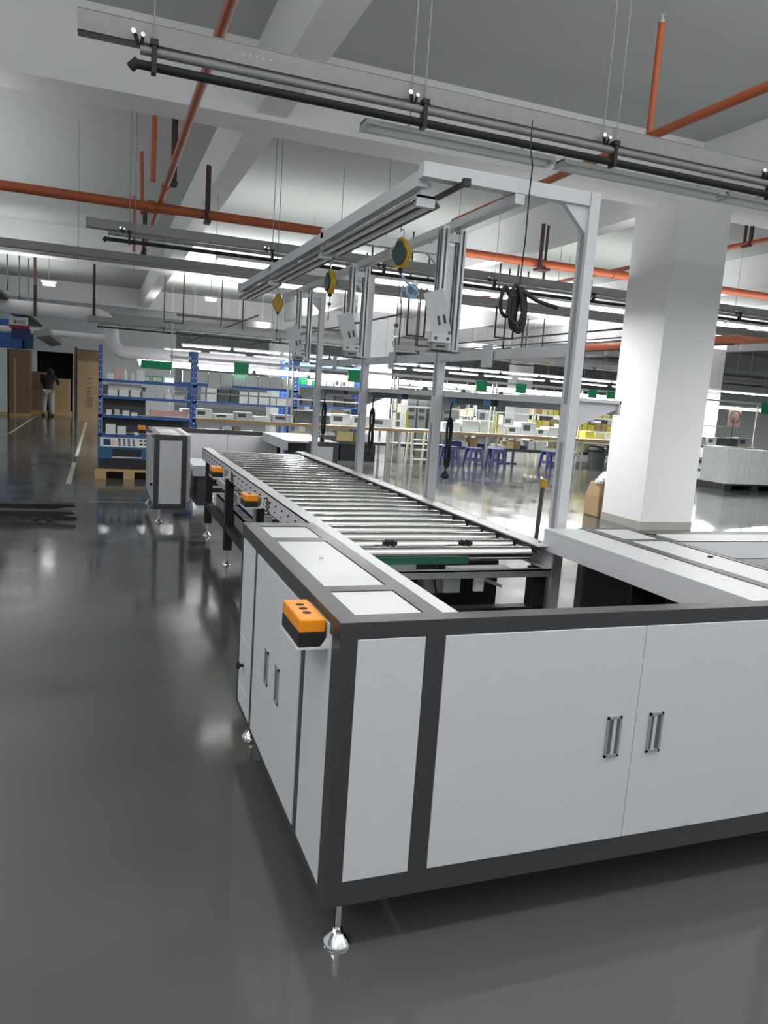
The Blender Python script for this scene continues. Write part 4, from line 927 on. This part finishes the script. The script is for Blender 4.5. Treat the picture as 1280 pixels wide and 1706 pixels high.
# green cards hung along the canopies
for i, (x, wd, z0, z1) in enumerate(((.80, .62, 1.75, 1.92), (2.72, .32, 1.80, 2.02), (5.30, .30, 1.79, 2.06), (8.56, .30, 1.80, 2.05), (9.66, .30, 1.82, 2.05), (11.8, .25, 1.84, 2.06), (12.36, .3, 1.85, 2.04), (12.72, .28, 1.86, 2.04), (17.65, .3, 1.76, 2.08))):
    tag(bx(x, x + wd, 16.885, 16.895, z0, z1).build('green_card', 'green'), 'bright green card hanging from the bench canopy, ' + ORD[i], 'card', 'green cards along the bench canopies')
for i, (x, z) in enumerate(((9.19, .8), (13.02, .8))):
    tag(bx(x, x + .05, 16.85, 16.87, z, z + .5).build('yellow_strip', 'yellow'), ('yellow marked post strip on the fourth bench', 'yellow marked post strip right of the near gantry post')[i], 'strip')
tag(bx(6.78, 6.83, 16.85, 16.87, .8, 1.25).build('yellow_strip', 'yellow'), 'yellow marked post strip in front of the far white pillar', 'strip')
# violet plastic stools
def stool(x, y, label, h=.46):
    r = empty('plastic_stool', (x, y, 0), label, 'stool', None)
    MB().box(x - .15, x + .15, y - .15, y + .15, h - .03, h).build('seat', 'violet', r, bevel=.012)
    for (sx, sy) in ((-1, -1), (1, -1), (1, 1), (-1, 1)):
        q = MB(); t0 = Vector((x + sx * .125, y + sy * .125, h - .03)); b0 = Vector((x + sx * .175, y + sy * .175, 0)); vs = []
        for p_, s_ in ((b0, .03), (t0, .04)):
            for (i, j) in ((-1, -1), (1, -1), (1, 1), (-1, 1)): vs.append(p_ + Vector((i * s_ * .8, j * s_ * .8, 0)))
        q.add(vs, [(0, 3, 2, 1), (4, 5, 6, 7), (0, 1, 5, 4), (1, 2, 6, 5), (2, 3, 7, 6), (3, 0, 4, 7)]); q.build('leg', 'violet', r)
    MB().box(x - .16, x + .16, y - .162, y - .152, .15, .20).box(x - .16, x + .16, y + .152, y + .162, .15, .20).box(x - .162, x - .152, y - .16, y + .16, .15, .20).box(x + .152, x + .162, y - .16, y + .16, .15, .20).build('stretcher', 'violet', r)
    MB().box(x - .13, x + .13, y - .15, y - .14, h - .10, h - .03).box(x - .13, x + .13, y + .14, y + .15, h - .10, h - .03).build('apron', 'violet', r)
for (x, y, lb) in ((7.78, 16.4, 'violet plastic stool just right of the second gantry post, leftmost of three'), (8.38, 16.35, 'violet plastic stool in the middle of the three beside the second gantry post'), (8.98, 16.35, 'violet plastic stool, rightmost of the three beside the second gantry post'), (10.45, 16.3, 'violet plastic stool just left of the near gantry post'), (14.75, 16.0, 'violet plastic stool just right of the big white pillar'), (15.35, 15.9, 'violet plastic stool between the big pillar and the wrapped pallet')):
    stool(x, y, lb)
# trestles by the bench
st = empty('step_ladder', (6.9, 16.1, 0), 'cream metal step frame standing in front of the third workbench', 'step ladder')
for x in (6.62, 7.02):
    MB().obox((x, 15.95, .38), (.025, 0, 0), (0, .02, 0), (0, .05, .38)).build('rail', 'cream', st); MB().obox((x, 16.25, .38), (.02, 0, 0), (0, .02, 0), (0, -.05, .38)).build('rail', 'cream', st)
for z in (.14, .36, .58): bx(6.64, 7.0, 15.9 + z * .12, 16.02 + z * .12, z, z + .025).build('step', 'cream', st)
for i, x in enumerate((9.5, 9.72, 9.94, 10.16)):
    tag(MB().box(x, x + .05, 17.6, 17.65, 0, .66).box(x - .04, x + .09, 17.5, 17.75, 0, .03).build('metal_stand', 'dgrey'), 'dark metal stand under the fourth bench, ' + ORD[i], 'stand', 'dark metal stands under the fourth bench')
# bin
tb = empty('waste_bin', (12.05, 16.6, 0), 'dark grey waste bin with a black bag, beside the near gantry post', 'bin')
MB().lathe((12.05, 16.6, 0), [(.19, 0), (.23, .48), (.24, .50)], 20).build('bucket', 'dgrey', tb, smooth=True)
MB().lathe((12.05, 16.6, .48), [(.235, 0), (.27, .04), (.25, .10), (.2, .13), (.22, .16)], 14).build('bin_bag', 'black', tb)
# paper sack at the pillar
sk = MB(); x0, x1, y0, y1 = 6.80, 6.99, 9.2, 9.55
sk.add([(x0, y0, 0), (x1 + .1, y0, 0), (x1 + .1, y1, 0), (x0, y1, 0), (x0 + .0, y0 + .02, .3), (x1 + .12, y0 + .02, .3), (x1 + .1, y1, .3), (x0, y1, .3), (x0 + .03, y0 + .06, .5), (x1 + .08, y0 + .05, .52), (x1 + .09, y1 - .05, .5), (x0 + .04, y1 - .05, .51)],
       [(0, 3, 2, 1), (0, 1, 5, 4), (1, 2, 6, 5), (2, 3, 7, 6), (3, 0, 4, 7), (4, 5, 9, 8), (5, 6, 10, 9), (6, 7, 11, 10), (7, 4, 8, 11), (8, 9, 10, 11)])
sr = empty('paper_sack', (6.88, 9.38, 0), 'brown sack with white bags on top, left of the big pillar', 'sack')
sk.build('sack', 'card', sr, bevel=.02)
MB().lathe((6.97, 9.35, .48), [(.04, 0), (.09, .04), (.10, .09), (.05, .15), (.02, .18)], 10).lathe((6.84, 9.3, .47), [(.03, 0), (.06, .03), (.06, .07), (.02, .10)], 9).build('plastic_bag', 'clear', sr)
# wrapped pallet at the right edge
pr = empty('black_pallet', (13.7, 13.2, 0), 'black plastic pallet under the wrapped grey bundles at the right edge', 'pallet')
bx(12.75, 15.2, 12.9, 14.0, .12, .15).build('deck', 'black', pr)
for x in (12.75, 13.5, 14.2): bx(x, x + .2, 12.9, 14.0, 0, .12).build('block', 'black', pr)
for i in range(5):
    x = 12.78 + i * .33
    tag(bx(x, x + .32, 12.95, 13.7, .151, .93 - .01 * i).build('wrapped_bundle', 'film'), 'film wrapped grey bundle on the black pallet, ' + ORD[i], 'bundle', 'film wrapped bundles on the black pallet')
# white partition and whiteboard at right
tag(bx(15.55, 16.4, 18.0, 18.05, 0, 2.0).build('white_board', 'clear'), 'white board right of the big pillar above the bench', 'board')
tag(bx(16.85, 17.3, 17.25, 17.26, 1.3, 1.9).build('pink_notice', 'pink'), 'pinkish notice on the bench right of the pillar', 'notice')
fan = empty('desk_fan', (17.0, 17.2, .786), 'black wire desk fan on the bench right of the big pillar', 'fan')
MB().cyl((17.0, 17.2, .79), (17.0, 17.2, 1.6), .012, n=8).lathe((17.0, 17.2, .786), [(.1, 0), (.1, .02), (.02, .04)], 14).build('stand', 'black', fan)
MB().tube([(17.0 + .17 * math.cos(t), 17.15, 1.62 + .17 * math.sin(t)) for t in [2 * PI * i / 20 for i in range(20)]], .012, n=6, closed=True).build('cage', 'black', fan)
